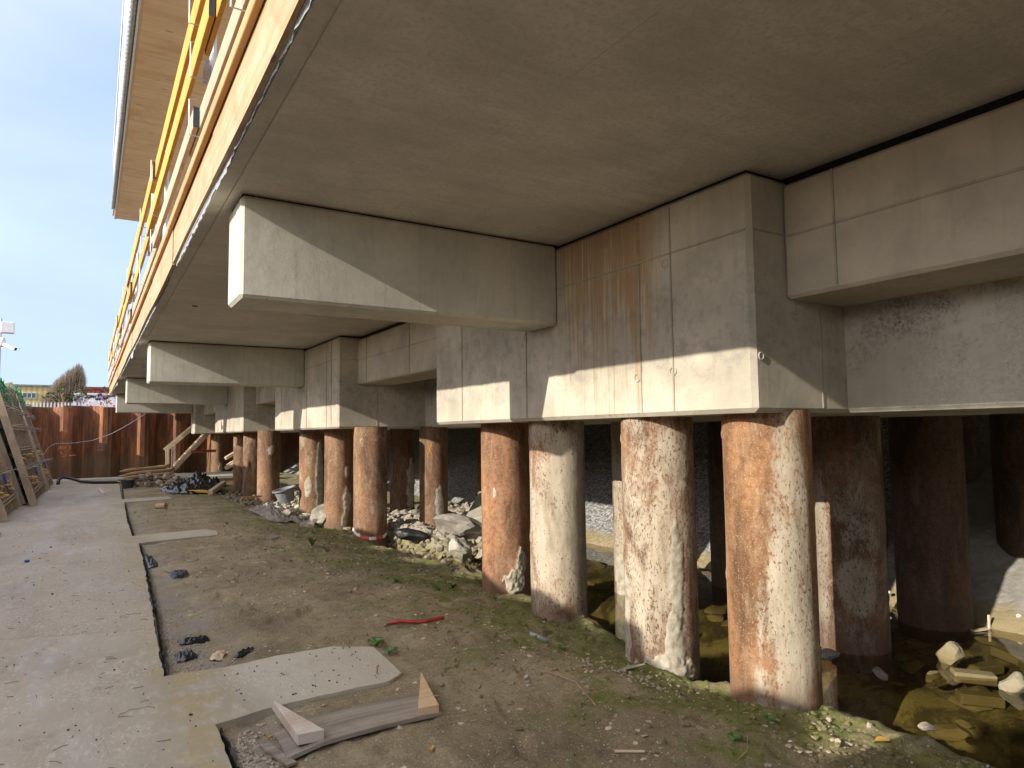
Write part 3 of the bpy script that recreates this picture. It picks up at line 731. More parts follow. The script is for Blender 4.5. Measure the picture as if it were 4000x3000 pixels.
for a, b, x, e in segC: rail(a, b, x, 3.785, 3.93, M['pink'], e)
for py in (1.2, 3.55, 5.25, 8.85, 10.85, 14.75, 16.7, 20.9, 23.0, 26.9, 29.3):
    m = MB(); m.tube([(.70, py, 3.56), (.70, py, 5.15)], .024, 10); p = m.build('post', M['white'], gr, smooth=False)
    m = MB()
    for z, x in ((4.60, .53), (4.20, .545), (3.77, .545)):
        m.tube([(.69, py-.04, z-.012), (x, py-.04, z-.012), (x-.002, py-.04, z+.25), (x+.05, py-.04, z+.26)], .006, 6)
        m.box(.64, .668, py-.05, py+.04, z, z+.14)
    each(m, 'bracket', M['galv'], p)

# ------------------------------------------------------------------ upper formwork platform
up = empty('upper_platform', (1.5, 5, 6), 'plywood underside of a higher formwork platform above the yellow railing', 'platform')
ys_ = [-9, -6.5, -4.05, -1.6, .85, 3.3, 5.75, 8.2, 10.65, 13.1, 15.55]
for a, b in zip(ys_, ys_[1:]):
    m = MB(); m.box(.35, 3.2, a, b-.004, 6.0, 6.022); m.build('soffit_panel', M['plysoff'], up)
m = MB(); m.box(.30, 3.2, -9, 15.55, 6.03, 6.35); m.build('slab_edge', M['deck'], up)
m = MB(); m.box(.325, .349, -9, 15.56, 5.992, 6.028); m.build('edge_batten', M['batten'], up)
m = MB(); m.box(.30, .323, -9, 15.57, 5.996, 6.028); m.build('edge_batten', M['white'], up)
m = MB(); m.box(.272, .296, -9, 15.58, 6.06, 6.75); m.build('fascia_panel', M['ply'], up)
m = MB(); vs_ = []; n = 160
for i in range(n+1):
    y = lerp(-9, 15.6, i/n); zt = interp([(-9, 10.5), (5, 10.2), (9, 8.4), (15.6, 7.3)], y)
    for j in range(7):
        z = lerp(6.7, zt, j/6); vs_.append((.262+.02*noise.noise(Vector((y*.6, z*3, 0))), y, z))
m.add(vs_, [(7*i+j, 7*i+j+1, 7*i+j+8, 7*i+j+7) for i in range(n) for j in range(6)]); m.build('plastic_sheeting', M['foil'], up, smooth=True)
m = MB(); m.tube([(.258, y, interp([(-9, 10.5), (5, 10.2), (9, 8.4), (15.6, 7.3)], y)) for y in (-9, 0, 5, 7, 9, 12, 15.6)], .016, 6); m.build('edge_rope', M['white'], up)
m = MB()
pts = []; rr_ = []
yy = -6
while yy < 14.9:
    pts += [(.262, yy, 6.03), (.262, yy+.05, 6.03)]; rr_ += [.034, .024]; yy += .1
m.tube(pts, rr_, 10); ho = m.build('corrugated_hose', M['hose'], up)
m = MB(); m.prism([(-.32, 7.2), (-.02, 7.2), (-.02, 7.33), (-.22, 7.33), (-.27, 7.40), (-.29, 7.33), (-.32, 7.45)], 8.42, 8.46, lambda a, b, c: (a*1.1+.25, c, b+1.25)); m.build('yellow_bracket', M['yellow'], up)
m = MB(); m.bar((.26, 7.3, 10.1), (-.0, 7.3, 10.05), .05, .08); m.bar((.0, 7.3, 10.05), (-.06, 7.3, 9.96), .05, .04); m.build('loose_batten', M['blue'], up)

# ------------------------------------------------------------------ piles
def pile(x, y, dia, mat, label, blobs=(), pales=(), seg=40, rows=70, z0=-1.0, weld=0, wav=.004, seed=0):
    r0 = dia/2; m = MB(); cr = []; pl = []
    toc = math.atan2(-y, -x)     # direction to the viewer's side for placing the lumps
    rs = random.Random(seed)
    for j in range(rows+1):
        z = lerp(z0, ZC+.02, j/rows)
        for i in range(seg):
            t = 2*math.pi*i/seg; nx, ny = math.cos(t), math.sin(t)
            rad = r0+wav*noise.noise(Vector((nx*1.2+seed, ny*1.2, z*1.4)))+.0015*noise.noise(Vector((nx*9+seed, ny*9, z*9)))
            c = 0
            for (u, zc, ru, rz, h) in blobs:      # u = -1..1 across the visible width (left to right), h = height of lump
                tc = toc+math.asin(max(-.98, min(.98, u)))
                dt = (t-tc+math.pi) % (2*math.pi)-math.pi
                q = (dt/ru)**2+((z-zc)/rz)**2
                q += .75*noise.fractal(Vector((nx*5+seed, ny*5, z*4)), 1, 2, 4)
                s_ = sm((1.15-q)/.35)
                c = max(c, s_)
                rad += h*s_*(.45+.8*abs(noise.noise(Vector((nx*7, ny*7, z*13+seed))))+.35*noise.noise(Vector((nx*17, ny*17, z*30+seed))))
            if weld:
                q = (z*weld+t/(2*math.pi)*.95) % .95
                if q < .035: rad += .007*math.sin(q/.035*math.pi)
            pv = 0
            for (u, zc, ru, rz, a_) in pales:
                tc = toc+math.asin(max(-.98, min(.98, u))); dt = (t-tc+math.pi) % (2*math.pi)-math.pi
                pv += a_*sm((1.3-(dt/ru)**2-((z-zc)/rz)**2)/.9)
            m.v.append((x+nx*rad, y+ny*rad, z)); cr.append(c); pl.append(pv)
    for j in range(rows):
        for i in range(seg):
            a = j*seg+i; b = j*seg+(i+1) % seg; m.f.append((a, b, b+seg, a+seg))
    o = m.build('steel_pile', mat, smooth=True, loc=(x, y, 0))
    at = o.data.attributes.new('crust', 'FLOAT', 'POINT'); at.data.foreach_set('value', cr)
    at = o.data.attributes.new('pale', 'FLOAT', 'POINT'); at.data.foreach_set('value', pl)
    return tag(o, label, 'pile', 'tubular steel piles under the bridge')
def dark(n): return m_rust('rust_'+n, .1, hash(n) % 17, .55)
H = dict(seg=120, rows=230)
pile(3.93, 3.03, .575, m_rust('rust_orange_speckled', .40, 3, 1, (.31, .155, .070)), 'thick orange rusty pile with pale speckled right side, nearest in the front row', [(-.1, -.22, .7, .10, .008)], [(.45, .7, .55, 1.2, 1), (-.75, .8, .5, 1.5, -1), (-.2, -.05, .9, .14, .8)], weld=1, seed=1, **H)
pile(3.83, 3.98, .56, m_rust('rust_cream_patched', .68, 5), 'cream and brown pile with a long grey mortar streak down its right side', [(.42, .52, .20, .42, .010), (.36, .0, .26, .33, .012), (.05, -.18, .9, .12, .03), (-.92, .1, .2, .5, .012)], [(-.3, .5, .7, .5, .4), (.3, 1.3, .6, .3, .2)], weld=1, seed=2, **H)
pile(3.90, 5.44, .54, m_rust('rust_cream_pitted', .85, 9), 'cream painted pile pitted with small rust spots and a slanting weld', [(.7, -.2, .3, .1, .03)], [(.1, .8, 1.2, .75, .75), (-.6, 1.25, .5, .3, -.5)], weld=1, seed=3, **H)
pile(4.02, 6.62, .54, m_rust('rust_brown', .15, 12, .95, (.33, .16, .08)), 'evenly brown rusty pile with pale rubble crust at its foot', [(.35, -.02, .45, .13, .03), (.6, .2, .25, .14, .03), (-.45, .95, .08, .06, .004)], seed=4, **H)
F = dict(seg=72, rows=120)
pile(4.05, 11.05, .56, m_rust('rust_tan', .28, 14), 'rusty tan pile with red and white tape around its foot', [], [(.3, .9, .5, .8, .3)], seed=5, **F)
pile(4.08, 12.85, .54, m_rust('rust_tan_b', .22, 21), 'rusty pile with a grey mortar patch low on its right side, beside the taped pile', [(.55, .35, .3, .28, .03), (.55, .9, .15, .1, .02), (.4, -.0, .25, .12, .02)], seed=6, **F)
pile(4.1, 14.75, .54, m_rust('rust_tan_c', .4, 23), 'pile crusted all over with lumpy pale mortar', [(.55, .7, .35, .75, .02), (-.3, .5, .3, .2, .01)], seed=7, **F)
G = dict(seg=40, rows=60)
pile(4.0, 18.5, .56, m_rust('rust_far_a', .2, 25), 'broad rusty pile, rightmost of the three close together behind the heap of stones', [(.2, 1.2, .3, .12, .02)], seed=8, **G)
pile(4.05, 20.75, .54, m_rust('rust_far_b', .25, 27), 'narrow rusty pile, middle one of the three behind the heap of stones', [(.6, 1.15, .3, .15, .015)], seed=9, **G)
pile(4.1, 22.6, .54, m_rust('rust_far_c', .3, 29), 'narrow rusty pile, leftmost of the three behind the heap of stones', seed=10, **G)
pile(4.42, 29.55, .52, m_rust('rust_far_d', .1, 31), 'orange rusty pile just right of the wooden stairs', [(.4, .35, .3, .2, .03)], seed=11, **G)
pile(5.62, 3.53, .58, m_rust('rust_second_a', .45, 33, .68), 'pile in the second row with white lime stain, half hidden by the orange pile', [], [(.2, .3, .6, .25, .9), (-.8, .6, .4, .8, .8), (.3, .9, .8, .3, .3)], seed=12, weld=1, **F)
pile(6.90, 3.49, .62, m_rust('rust_second_b', .0, 35, .38), 'dark brown pile standing in the water, shaded, with pale flecks', [], seed=13, **F)  # rust tone cut down to stand in for deep shade under the bridge
pile(8.35, 3.22, .60, m_rust('rust_third_a', .0, 37, .35), 'dark rusty pile on the slope at the right edge of the picture', [], seed=14, **G)  # darkened rust again paints in the deep shade
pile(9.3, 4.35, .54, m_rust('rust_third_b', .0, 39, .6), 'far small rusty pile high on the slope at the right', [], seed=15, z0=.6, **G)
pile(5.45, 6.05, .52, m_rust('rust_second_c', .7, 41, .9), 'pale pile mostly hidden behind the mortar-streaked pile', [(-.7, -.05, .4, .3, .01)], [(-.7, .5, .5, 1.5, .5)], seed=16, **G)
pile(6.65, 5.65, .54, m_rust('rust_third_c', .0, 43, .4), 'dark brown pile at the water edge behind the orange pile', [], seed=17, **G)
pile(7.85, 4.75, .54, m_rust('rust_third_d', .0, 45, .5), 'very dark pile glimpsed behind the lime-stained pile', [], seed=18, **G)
pile(5.2, 11.0, .5, m_rust('rust_second_d', .15, 47, .85), 'tan pile in the second row with yellow chalk cross near its top', [(.4, .3, .3, .4, .006)], seed=19, **F)
pile(5.5, 13.15, .5, m_rust('rust_second_e', .25, 49, .8), 'pile ragged with mortar lumps down its right side', [(.7, .55, .4, .55, .045)], seed=20, **F)
pile(6.95, 12.0, .54, m_rust('rust_third_e', .0, 51, .8), 'dark rusty pile in the third row behind the pale rubble', [], seed=21, **G)
pile(6.0, 19.2, .5, m_rust('rust_second_f', .3, 53, .7), 'thin dark pile with white flaking foot behind the big grey tub', [], seed=22, **G)
# chalk cross on one pile
pc = [o for o in bpy.data.objects if o.get('label', '').startswith('tan pile in the second row')][0]
m = MB(); ca = math.atan2(-11, -5.2); 
for a0, z0, a1, z1 in ((-.35, 1.26, -.1, 1.44), (-.42, 1.44, -.12, 1.24)):
    m.tube([(5.2+.253*math.cos(ca+lerp(a0, a1, t)), 11+.253*math.sin(ca+lerp(a0, a1, t)), lerp(z0, z1, t)) for t in (0, .25, .5, .75, 1)], .005, 5)
m.build('chalk_mark', M['yellowp'], pc)
# tape
k = N('tape', .4); k.col(k.ramp(k.math('FRACT', k.math('MULTIPLY', k.xyz(0), 4.2)), [(.0, (.65, .06, .04)), (.5, (.75, .73, .70))], 'CONSTANT'))
m = MB(); vs_ = []; ca = math.atan2(-11.05, -4.05); n = 30
for i in range(n+1):
    t = ca-1.35+2.5*i/n; z = .0-.10*math.sin(i/n*math.pi*.9)+.02*noise.noise(Vector((i*.4, 0, 0))); z += ( .07*(1-i/n))
    rad = .30+.02*noise.noise(Vector((i*.5, 3, 0)))
    vs_ += [(4.05+rad*math.cos(t), 11.05+rad*math.sin(t), z-.05), (4.05+(rad-.01)*math.cos(t), 11.05+(rad-.01)*math.sin(t), z)]
m.add(vs_, [(2*i, 2*i+1, 2*i+3, 2*i+2) for i in range(n)]); tag(m.build('barrier_tape', k.m, smooth=True), 'red and white barrier tape slung around the foot of a rusty pile', 'tape')

# ------------------------------------------------------------------ leaning formwork panels
def panel(yc, L, xb, zlen, lean, label, seed, thick=.14, rope=True, top_plank=True):
    rs = random.Random(seed); th = lean
    root = empty('formwork_panel', (xb, yc, 0), label, 'formwork panel', 'formwork panels leaning on the left')
    up_ = Vector((-math.cos(th), 0, math.sin(th))); out = Vector((math.sin(th), 0, math.cos(th)))
    def P(u, v, w_): return Vector((xb, yc+u, 0))+up_*v+out*w_
    def bx(m, u0, u1, v0, v1, w0, w1):
        m.add([P(u0, v0, w0), P(u1, v0, w0), P(u1, v1, w0), P(u0, v1, w0), P(u0, v0, w1), P(u1, v0, w1), P(u1, v1, w1), P(u0, v1, w1)],
              [(0, 3, 2, 1), (4, 5, 6, 7), (0, 1, 5, 4), (1, 2, 6, 5), (2, 3, 7, 6), (3, 0, 4, 7)])
    h = L/2
    for s in (-1, 1):
        m = MB(); bx(m, s*h-.03, s*h+.03, 0, zlen, -.02, thick); m.build('side_plank', M['greywood'], root, bev=.004)
    m = MB(); bx(m, -h+.03, h-.03, .02, zlen-.1, -.02, .0); m.build('face_board', M['shadewood'], root)
    m = MB(); n = int(L/.55)+1
    for i in range(n):
        u = -h+.16+(L-.32)*i/(n-1)+rs.uniform(-.02, .02); bx(m, u-.02, u+.02, .04, zlen-rs.uniform(.1, .25), .0, .045)
    each(m, 'stud', M['greywood'], root)
    m = MB()
    for v in [.25, .85, 1.35, 1.9, 2.5, 3.0]:
        if v < zlen-.1:
            for q in (0, .07): bx(m, -h+.05, h-.05, v+q-.012, v+q+.012, .078, .10)
    each(m, 'tie_rod', M['greywood'], root)
    m = MB()
    for v in (.9, 1.95, 2.35, 2.75):
        if v > zlen-.2: continue
        for i in range(7):
            u = lerp(-h+.1, h-.1, i/6)+rs.uniform(-.1, .1); L2 = rs.uniform(.16, .3)
            a = P(u, v+rs.uniform(-.02, .02), .06); b = a+Vector((L2, 0, .04)); m.tube([a, b, b+Vector((.015, 0, -.08))], .011, 5)
    each(m, 'clamp', M['clampm'], root)
    m = MB(); y_ = MB()
    for v in (.45, 1.15, .6, 1.2):
        for i in range(5):
            a = P(rs.uniform(-h*.8, h*.9), v+rs.uniform(-.06, .06), .10); (y_ if i % 2 else m).rock(a, (.06, .10, .035), rs.random())
    each(y_, 'yellow_strap', M['yellowp'], root); each(m, 'wedge_nut', M['logs'], root)
    m = MB(); bx(m, h*.2, h*.2+.2, .62, .82, .12, .15); m.build('blue_tag', M['bluep'], root)
    if rope:
        m = MB()
        for i in range(9):
            u = rs.uniform(-h, h); v = zlen-rs.uniform(0, .25); pts = [P(u+.06*math.sin(t*1.3+i), v-t*.09, .14+.03*math.cos(t*2+i)) for t in range(8)]
            m.tube(pts, .014, 5)
        each(m, 'rope', M['green'], root)
LE = math.atan(3.28)
panel(22.05, 4.6, -1.12, 3.35, LE, 'leaning formwork panel with green rope on top, nearest the open path, in the middle', 1)
panel(22.3, 4.2, -1.38, 3.2, LE-.02, 'weathered panel stacked behind the middle leaning panel', 2, rope=False)
panel(26.75, 2.4, -1.10, 3.45, LE-.02, 'tallest leaning formwork panel, the one nearest the far wall', 3)
panel(26.9, 2.2, -1.36, 3.2, LE-.03, 'weathered panel stacked behind the tallest leaning panel', 4, rope=False)
panel(17.9, 3.0, -1.40, 1.75, LE-.05, 'low formwork panel cut by the left edge of the picture', 5, rope=False)
m = MB(); m.bar((-1.75, 22.6, .02), (-2.2, 22.9, 1.1), .05, .08); m.build('prop', M['greywood']); tag(bpy.data.objects['prop'], 'short timber prop in the shadow behind the leaning panels', 'prop')
m = MB(); m.bar((-1.24, 14.2, .04), (-1.28, 13.2, .02), .09, .03); tag(m.build('timber_offcut', M['waler'], bev=.003), 'orange timber offcut lying at the left edge of the path', 'offcut')

# camera mast
cm = empty('camera_mast', (-2.02, 22, 0), 'slim pole with white control box and security cameras at the left edge', 'camera mast')
m = MB(); m.tube([(-2.05, 22, 0), (-2.05, 22, 4.75)], .03, 10); m.build('pole', M['galv'], cm)
m = MB(); m.box(-2.04, -1.76, 21.9, 22.12, 4.37, 4.66); m.build('control_box', M['white'], cm, bev=.012)
m = MB(); m.tube([(-2.0, 21.95, 4.24), (-2.0, 21.95, 4.16), (-2.0, 21.95, 4.06), (-2.0, 21.95, 4.0)], [.05, .075, .07, .02], 14); m.build('dome_camera', M['white'], cm, smooth=True)
m = MB(); m.bar((-1.97, 21.9, 4.06), (-1.70, 21.8, 3.94), .09, .09); m.bar((-1.76, 21.8, 4.01), (-1.60, 21.76, 3.95), .11, .02); b_ = m.build('bullet_camera', M['white'], cm, bev=.01)
m = MB(); m.bar((-1.70, 21.80, 3.94), (-1.685, 21.795, 3.934), .07, .07); m.build('lens', M['black'], b_)

# ------------------------------------------------------------------ far background
def m_clad(name, a, b, pitch=.33):
    k = N(name, .6); x = k.xyz(0); t = k.math('PINGPONG', x, pitch/2)
    k.col(k.mix(k.step(t, pitch*.12, pitch*.3), a, b)); k.bump(t, .5, .05); return k.m
yb = empty('yellow_building', (-6, 61, T), 'yellow clad industrial building behind the fence at the left', 'building')
m = MB(); m.box(-16, -2.4, 60, 80, T, 5.38); m.build('wall', m_clad('yellow_cladding', (.42, .31, .10), (.55, .42, .16)), yb)
m = MB(); m.box(-16.1, -2.3, 59.9, 80, 5.382, 5.5); m.build('roof', M['greytub'], yb)
for x in (-9, -6.2, -4.17):
    m = MB()
    for i in range(4): m.box(x+.265*i, x+.265*i+.03, 59.94, 59.998, 4.5, 4.92)
    m.box(x+.03, x+.795, 59.94, 59.998, 4.88, 4.92); m.box(x+.03, x+.795, 59.94, 59.998, 4.5, 4.53); fr = m.build('window', M['white'], yb)
    m = MB(); m.box(x+.03, x+.795, 59.97, 59.995, 4.53, 4.88); m.build('pane', m_plain('window_pane', (.10, .14, .18), .15), fr)
rb = empty('red_building', (.5, 62, T), 'red and dark roofed building behind the graffiti container', 'building')
m = MB(); m.box(-.62, 6, 61, 76, T, 5.34); m.build('wall', m_clad('red_cladding', (.30, .035, .03), (.42, .06, .045), .3), rb)
m = MB(); m.box(-.67, 6.1, 60.9, 76, 5.342, 5.50); m.build('roof', M['redbrown'], rb)
k = N('graffiti', .6); g = k.noise(k.pos(), 1.7, 3, .6, 1.2); g2 = k.noise(k.pos(), 3.5, 4, .7, 2)
c = k.ramp(g, [(.3, (.10, .05, .30)), (.42, (.55, .55, .58)), (.52, (.72, .72, .74)), (.6, (.50, .06, .14)), (.7, (.30, .10, .40)), (.8, (.6, .6, .6))], 'CONSTANT')
c = k.mix(k.step(g2, .58, .60), c, (.75, .75, .76)); k.col(c)
gc = empty('graffiti_container', (.4, 41, T), 'white container covered in purple and pink graffiti beyond the fence', 'container')
m = MB(); m.box(-.68, 3.2, 40, 43, T, 3.80); m.build('body', k.m, gc)
m = MB()
for x in (-.72, 1.2, 3.14): m.box(x, x+.08, 39.96, 40.0, T, 3.84)
m.box(-.64, 3.14, 39.96, 39.998, 3.76, 3.84); m.build('frame', M['white'], gc)
pf = empty('palisade_fence', (0, 33, T), 'galvanised palisade fence just above the far sheet pile wall', 'fence')
m = MB(); x = -4.2
while x < 4.2:
    m.add([(x, 33, T), (x+.055, 33, T), (x+.055, 33, 3.0), (x+.0275, 33, 3.08), (x, 33, 3.0), (x, 33.02, T), (x+.055, 33.02, T), (x+.055, 33.02, 3.0), (x+.0275, 33.02, 3.08), (x, 33.02, 3.0)],
          [(0, 1, 2, 3, 4), (9, 8, 7, 6, 5), (0, 5, 6, 1), (1, 6, 7, 2), (2, 7, 8, 3), (3, 8, 9, 4), (4, 9, 5, 0)]); x += .118
m.build('pickets', M['white'], pf); m = MB(); m.box(-4.2, 4.2, 33.022, 33.06, 2.6, 2.66); m.box(-4.2, 4.2, 33.022, 33.06, 1.5, 1.56); each(m, 'cross_rail', M['galv'], pf)
# bare tree
bt = empty('bare_tree', (-1.44, 55, T), 'broad bare winter tree with dense brown twigs beyond the fence', 'tree')
m = MB(); m.tube([(-2.1, 80, T), (-2.1, 80, 3), (-1.9, 80, 4.6)], [.28, .22, .14], 8); m.v = [(x*.6875, 55+(y-80)*.6875, 1.6+(z-1.6)*.6875) for x, y, z in m.v]; m.build('trunk', M['logs'], bt)
m = MB(); rs = random.Random(11)
def env(x):   # outline height of the crown over x
    return interp([(-4.7, 3.4), (-4.3, 4.9), (-3.6, 6.1), (-3.0, 7.2), (-2.3, 8.0), (-1.6, 8.6), (-1.05, 9.05), (-.75, 8.8), (-.45, 7.6), (-.38, 6.0), (-.6, 4)], x)
for i in range(3200):
    x = rs.uniform(-4.5, -.42); zt = 2.0+(env(x)-2.0)*(1-rs.random()**1.8*.95)+rs.uniform(-.1, .12); y = 80+rs.uniform(-1.6, 1.6)
    bxx = lerp(-2.0, x, .82); zb = max(1.6, zt-rs.uniform(.8, 2.2)); th_ = rs.uniform(.008, .018)
    p0 = (bxx+rs.uniform(-.2, .2), 80+(y-80)*.5, zb); p1 = (lerp(bxx, x, .6), y, lerp(zb, zt, .55)); p2 = (x, y, zt)
    m.tube([p0, p1, p2], [th_*1.5, th_, .006], 3, False)
    for q in range(2):
        m.tube([p1, (x+rs.uniform(-.25, .25), y, zt+rs.uniform(-.5, .05))], [.008, .004], 3, False)
m.v = [(x*.6875, 55+(y-80)*.6875, 1.6+(z-1.6)*.6875) for x, y, z in m.v]
m.build('crown', m_plain('twig_bark', (.24, .18, .13), .9), bt)
# pines
def pine(px_, y, spots, seed, label, mat):
    rs = random.Random(seed); t = empty('pine_tree', (px_, y, T), label, 'tree', 'small pines beyond the fence')
    b = MB(); cz = max(s_[1] for s_ in spots); b.tube([(px_, y, T), (px_+.04, y, lerp(T, cz, .6)), (px_, y, cz-.05)], [.035, .028, .012], 6)
    f = MB()
    for (x, z, r) in spots:
        b.tube([(px_, y, max(T+.8, z-.45)), (lerp(px_, x, .6), y, z-.12), (x, y+rs.uniform(-.2, .2), z)], [.018, .012, .006], 5)
        for c_ in range(8):
            cx, cy, cz_ = x+rs.uniform(-r, r), y+rs.uniform(-r, r), z+rs.uniform(-r*.35, r*.35)
            for n_ in range(26):
                d = Vector((rs.gauss(0, 1), rs.gauss(0, 1), rs.gauss(.35, .8))).normalized()*rs.uniform(.05, .11)
                s_ = d.cross(Vector((rs.gauss(0, 1), rs.gauss(0, 1), rs.gauss(0, 1)))).normalized()*.012
                c0 = Vector((cx, cy, cz_)); f.add([c0-s_, c0+s_, c0+d], [(0, 1, 2)])
    b.build('trunk', M['logs'], t); f.build('crown', mat, t)
pm = m_plain('pine_needles', (.07, .11, .025), .6, 0, .4); pm2 = m_plain('dry_leaves', (.12, .10, .05), .7, 0, .4)
rs = random.Random(4)
pine(-1.05, 36, [(-1.68, 3.42, .12), (-1.5, 3.55, .12), (-1.3, 3.40, .12), (-1.02, 3.86, .13), (-1.15, 3.68, .13), (-.95, 3.5, .15), (-.8, 3.35, .12), (-1.3, 3.2, .1)], 1, 'airy green pine standing in front of the bare tree', pm)
pine(-.42, 36, [(-.75, 3.5, .13), (-.55, 3.65, .14), (-.35, 3.72, .13), (-.2, 3.6, .14), (-.02, 3.72, .1), (-.45, 3.45, .15), (-.1, 3.42, .12), (.12, 3.45, .1), (-.65, 3.3, .1)], 2, 'bushy green pine right of the airy one, before the red building', pm)
pine(.62, 36, [(.35, 3.55, .08), (.5, 3.85, .06), (.45, 3.7, .08), (.68, 3.75, .06), (.6, 3.4, .08), (.8, 3.5, .08), (.3, 3.35, .08)], 3, 'thin sparse sapling close to the deck edge', pm2)

# ------------------------------------------------------------------ things near the far wall
m = MB(); m.tube([(-.87, 28.3, .03), (-.86, 28.7, .16), (-.75, 29.0, .22), (-.5, 28.9, .17), (-.2, 28.3, .08), (.2, 27.8, .06), (.9, 27.4, .06), (1.5, 27.3, .06)], .055, 12)
tag(m.build('hose', M['rubber'], smooth=True), 'thick black hose lying across the far end of the path', 'hose')
m = MB(); m.tube([(-1.5, 31.2, .82), (-1.42, 31.2, 1.02), (-1.31, 31.2, 1.24), (-1.2, 31.2, 1.34), (-1.05, 31.2, 1.40), (-.49, 31.2, 1.41), (.12, 31.2, 1.5), (.74, 31.2, 1.75), (1.1, 31.2, 1.97), (1.5, 31.2, 2.24), (1.97, 31.2, 2.6), (2.3, 31.2, 2.9)], .013, 6)
tag(m.build('cable', M['hose'], smooth=True), 'thin grey cable hanging across the rusty far wall', 'cable')
rs = random.Random(21)
lab = ['uppermost pointed log of the stack by the stairs', 'second pointed log from the top of the stack', 'third pointed log down in the stack', 'log low in the stack, half covered by cobbles', 'lowest pointed log, sticking out on the left', 'back log of the stack against the wall', 'front log of the stack next to the small tub']
LG = [((.87, 25.6, .50), (2.35, 25.95, .62)), ((1.0, 25.5, .40), (2.5, 25.8, .50)), ((.98, 25.45, .29), (2.55, 25.7, .39)), ((1.1, 25.6, .19), (2.5, 25.6, .28)), ((.80, 25.5, .17), (2.2, 25.75, .18)), ((.85, 25.8, .33), (2.4, 26.05, .37)), ((.85, 25.55, .07), (2.3, 25.5, .10))]
for (a, b), l in zip(LG, lab):
    a = Vector(a); b = Vector(b); m = MB(); n = 9
    m.tube([a+(b-a)*(i/n)+Vector((0, .01*rs.uniform(-1, 1), .01*rs.uniform(-1, 1))) for i in range(n+1)], [.012, .045]+[.055+rs.uniform(-.004, .004)]*(n-2)+[.012 if rs.random() < .5 else .05], 9)
    tag(m.build('log', M['logs'], smooth=True), l, 'log', 'pointed logs stacked at the far end')
CB = [(1.52, 25.2, .30, .17), (1.70, 25.3, .36, .15), (1.36, 25.15, .10, .13), (1.66, 25.05, .10, .16), (1.93, 25.3, .25, .15), (2.2, 25.25, .28, .17), (2.0, 25.0, .10, .15), (2.28, 25.1, .12, .12), (2.5, 25.2, .22, .15), (2.42, 24.85, .08, .11), (2.72, 25.2, .10, .14), (2.05, 24.7, .05, .08)]
nm = ['topmost left', 'small upper', 'lower left', 'flat faced low', 'square upper middle', 'large light upper', 'low middle', 'small low', 'tilted upright', 'little foremost', 'rightmost low', 'single loose']
for i, ((x, y, z, s), a) in enumerate(zip(CB, nm)):
    m = MB(); m.rock((x, y, z), (s, s*.8, s*.72), 30+i, 3, ang=.5)
    tag(m.build('cobblestone', M['cobble']), f'{a} cobblestone of the heap in front of the logs', 'stone', 'cobblestones piled before the logs')
def tub(name, c, r0, r1, h, tilt, mat, label, tax='Y'):
    m = MB(); n = 28; prof = [(0.0, 0), (r0, 0), (r0+(r1-r0)*.5, h*.5), (r1, h), (r1+.025, h), (r1+.025, h-.03), (r1+.012, h-.03), (r1+.012, h-.005), (r1-.012, h-.006), (r0-.012, .02), (0, .02)]
    rot = Matrix.Rotation(tilt, 3, tax)
    for (r, z) in prof:
        for i in range(n):
            t = 6.2832*i/n; m.v.append(tuple(rot @ Vector((r*math.cos(t), r*math.sin(t), z))+Vector(c)))
    for j in range(len(prof)-1):
        for i in range(n): m.f.append((j*n+i, j*n+(i+1) % n, (j+1)*n+(i+1) % n, (j+1)*n+i))
    return tag(m.build(name, mat, smooth=False), label, 'tub')
tub('mortar_tub', (1.09, 25.1, -.03), .15, .20, .27, 0, M['darktub'], 'small dark plastic mortar tub beside the cobblestones')
tub('mortar_tub', (3.60, 14.85, .20), .15, .22, .29, R(-14), M['greytub'], 'grey mortar tub tilted on the stone heap between the piles')
# ledge, stairs
lg = MB(); lg.box(2.6, 5.2, 25.35, 28.3, .14, .24); o = lg.build('concrete_ledge', M['beam'], bev=.01); tag(o, 'pale concrete ledge at the foot of the wooden stairs', 'ledge')
m = MB(); m.box(2.62, 5.2, 25.38, 28.2, -.1, .139); m.build('timber_edge', M['logs'], o)
st = empty('wooden_stairs', (3, 30.7, 0), 'new timber stairs with handrail leading up behind the end pier', 'stairs')
sA = Vector((2.92, 0, .30)); sB = Vector((4.75, 0, 2.42))
for y in (30.45, 31.15):
    m = MB(); m.bar(sA+Vector((0, y, 0)), sB+Vector((0, y, 0)), .045, .16); m.build('stringer', M['palewood'], st)
for i in range(9):
    p = sA.lerp(sB, (i+.6)/9.2); m = MB(); m.box(p.x-.09, p.x+.09, 30.475, 31.125, p.z+.0, p.z+.03); m.build('tread', M['palewood'], st)
for y in (30.35, 31.2):
    m = MB(); m.bar((2.62, y, 1.07), (4.3, y, 2.62), .035, .13); m.build('handrail', M['palewood'], st)
    m = MB(); m.bar((2.72, y, .05), (2.70, y, 1.15), .06, .06, (1, 0, 0)); m.build('newel_post', M['palewood'], st)
m = MB(); m.bar((2.86, 30.42, .2), (2.86, 30.42, 1.15), .05, .07, (1, 0, 0)); m.build('newel_post', M['palewood'], st)
m = MB(); m.bar((3.35, 28.9, 1.02), (4.25, 28.9, 1.03), .06, .09); m.bar((3.35, 28.9, 1.075), (4.25, 28.9, 1.085), .10, .012)
tag(m.build('steel_channel', M['redbrown']), 'red-brown painted steel bar resting level behind the stairs', 'steel bar')
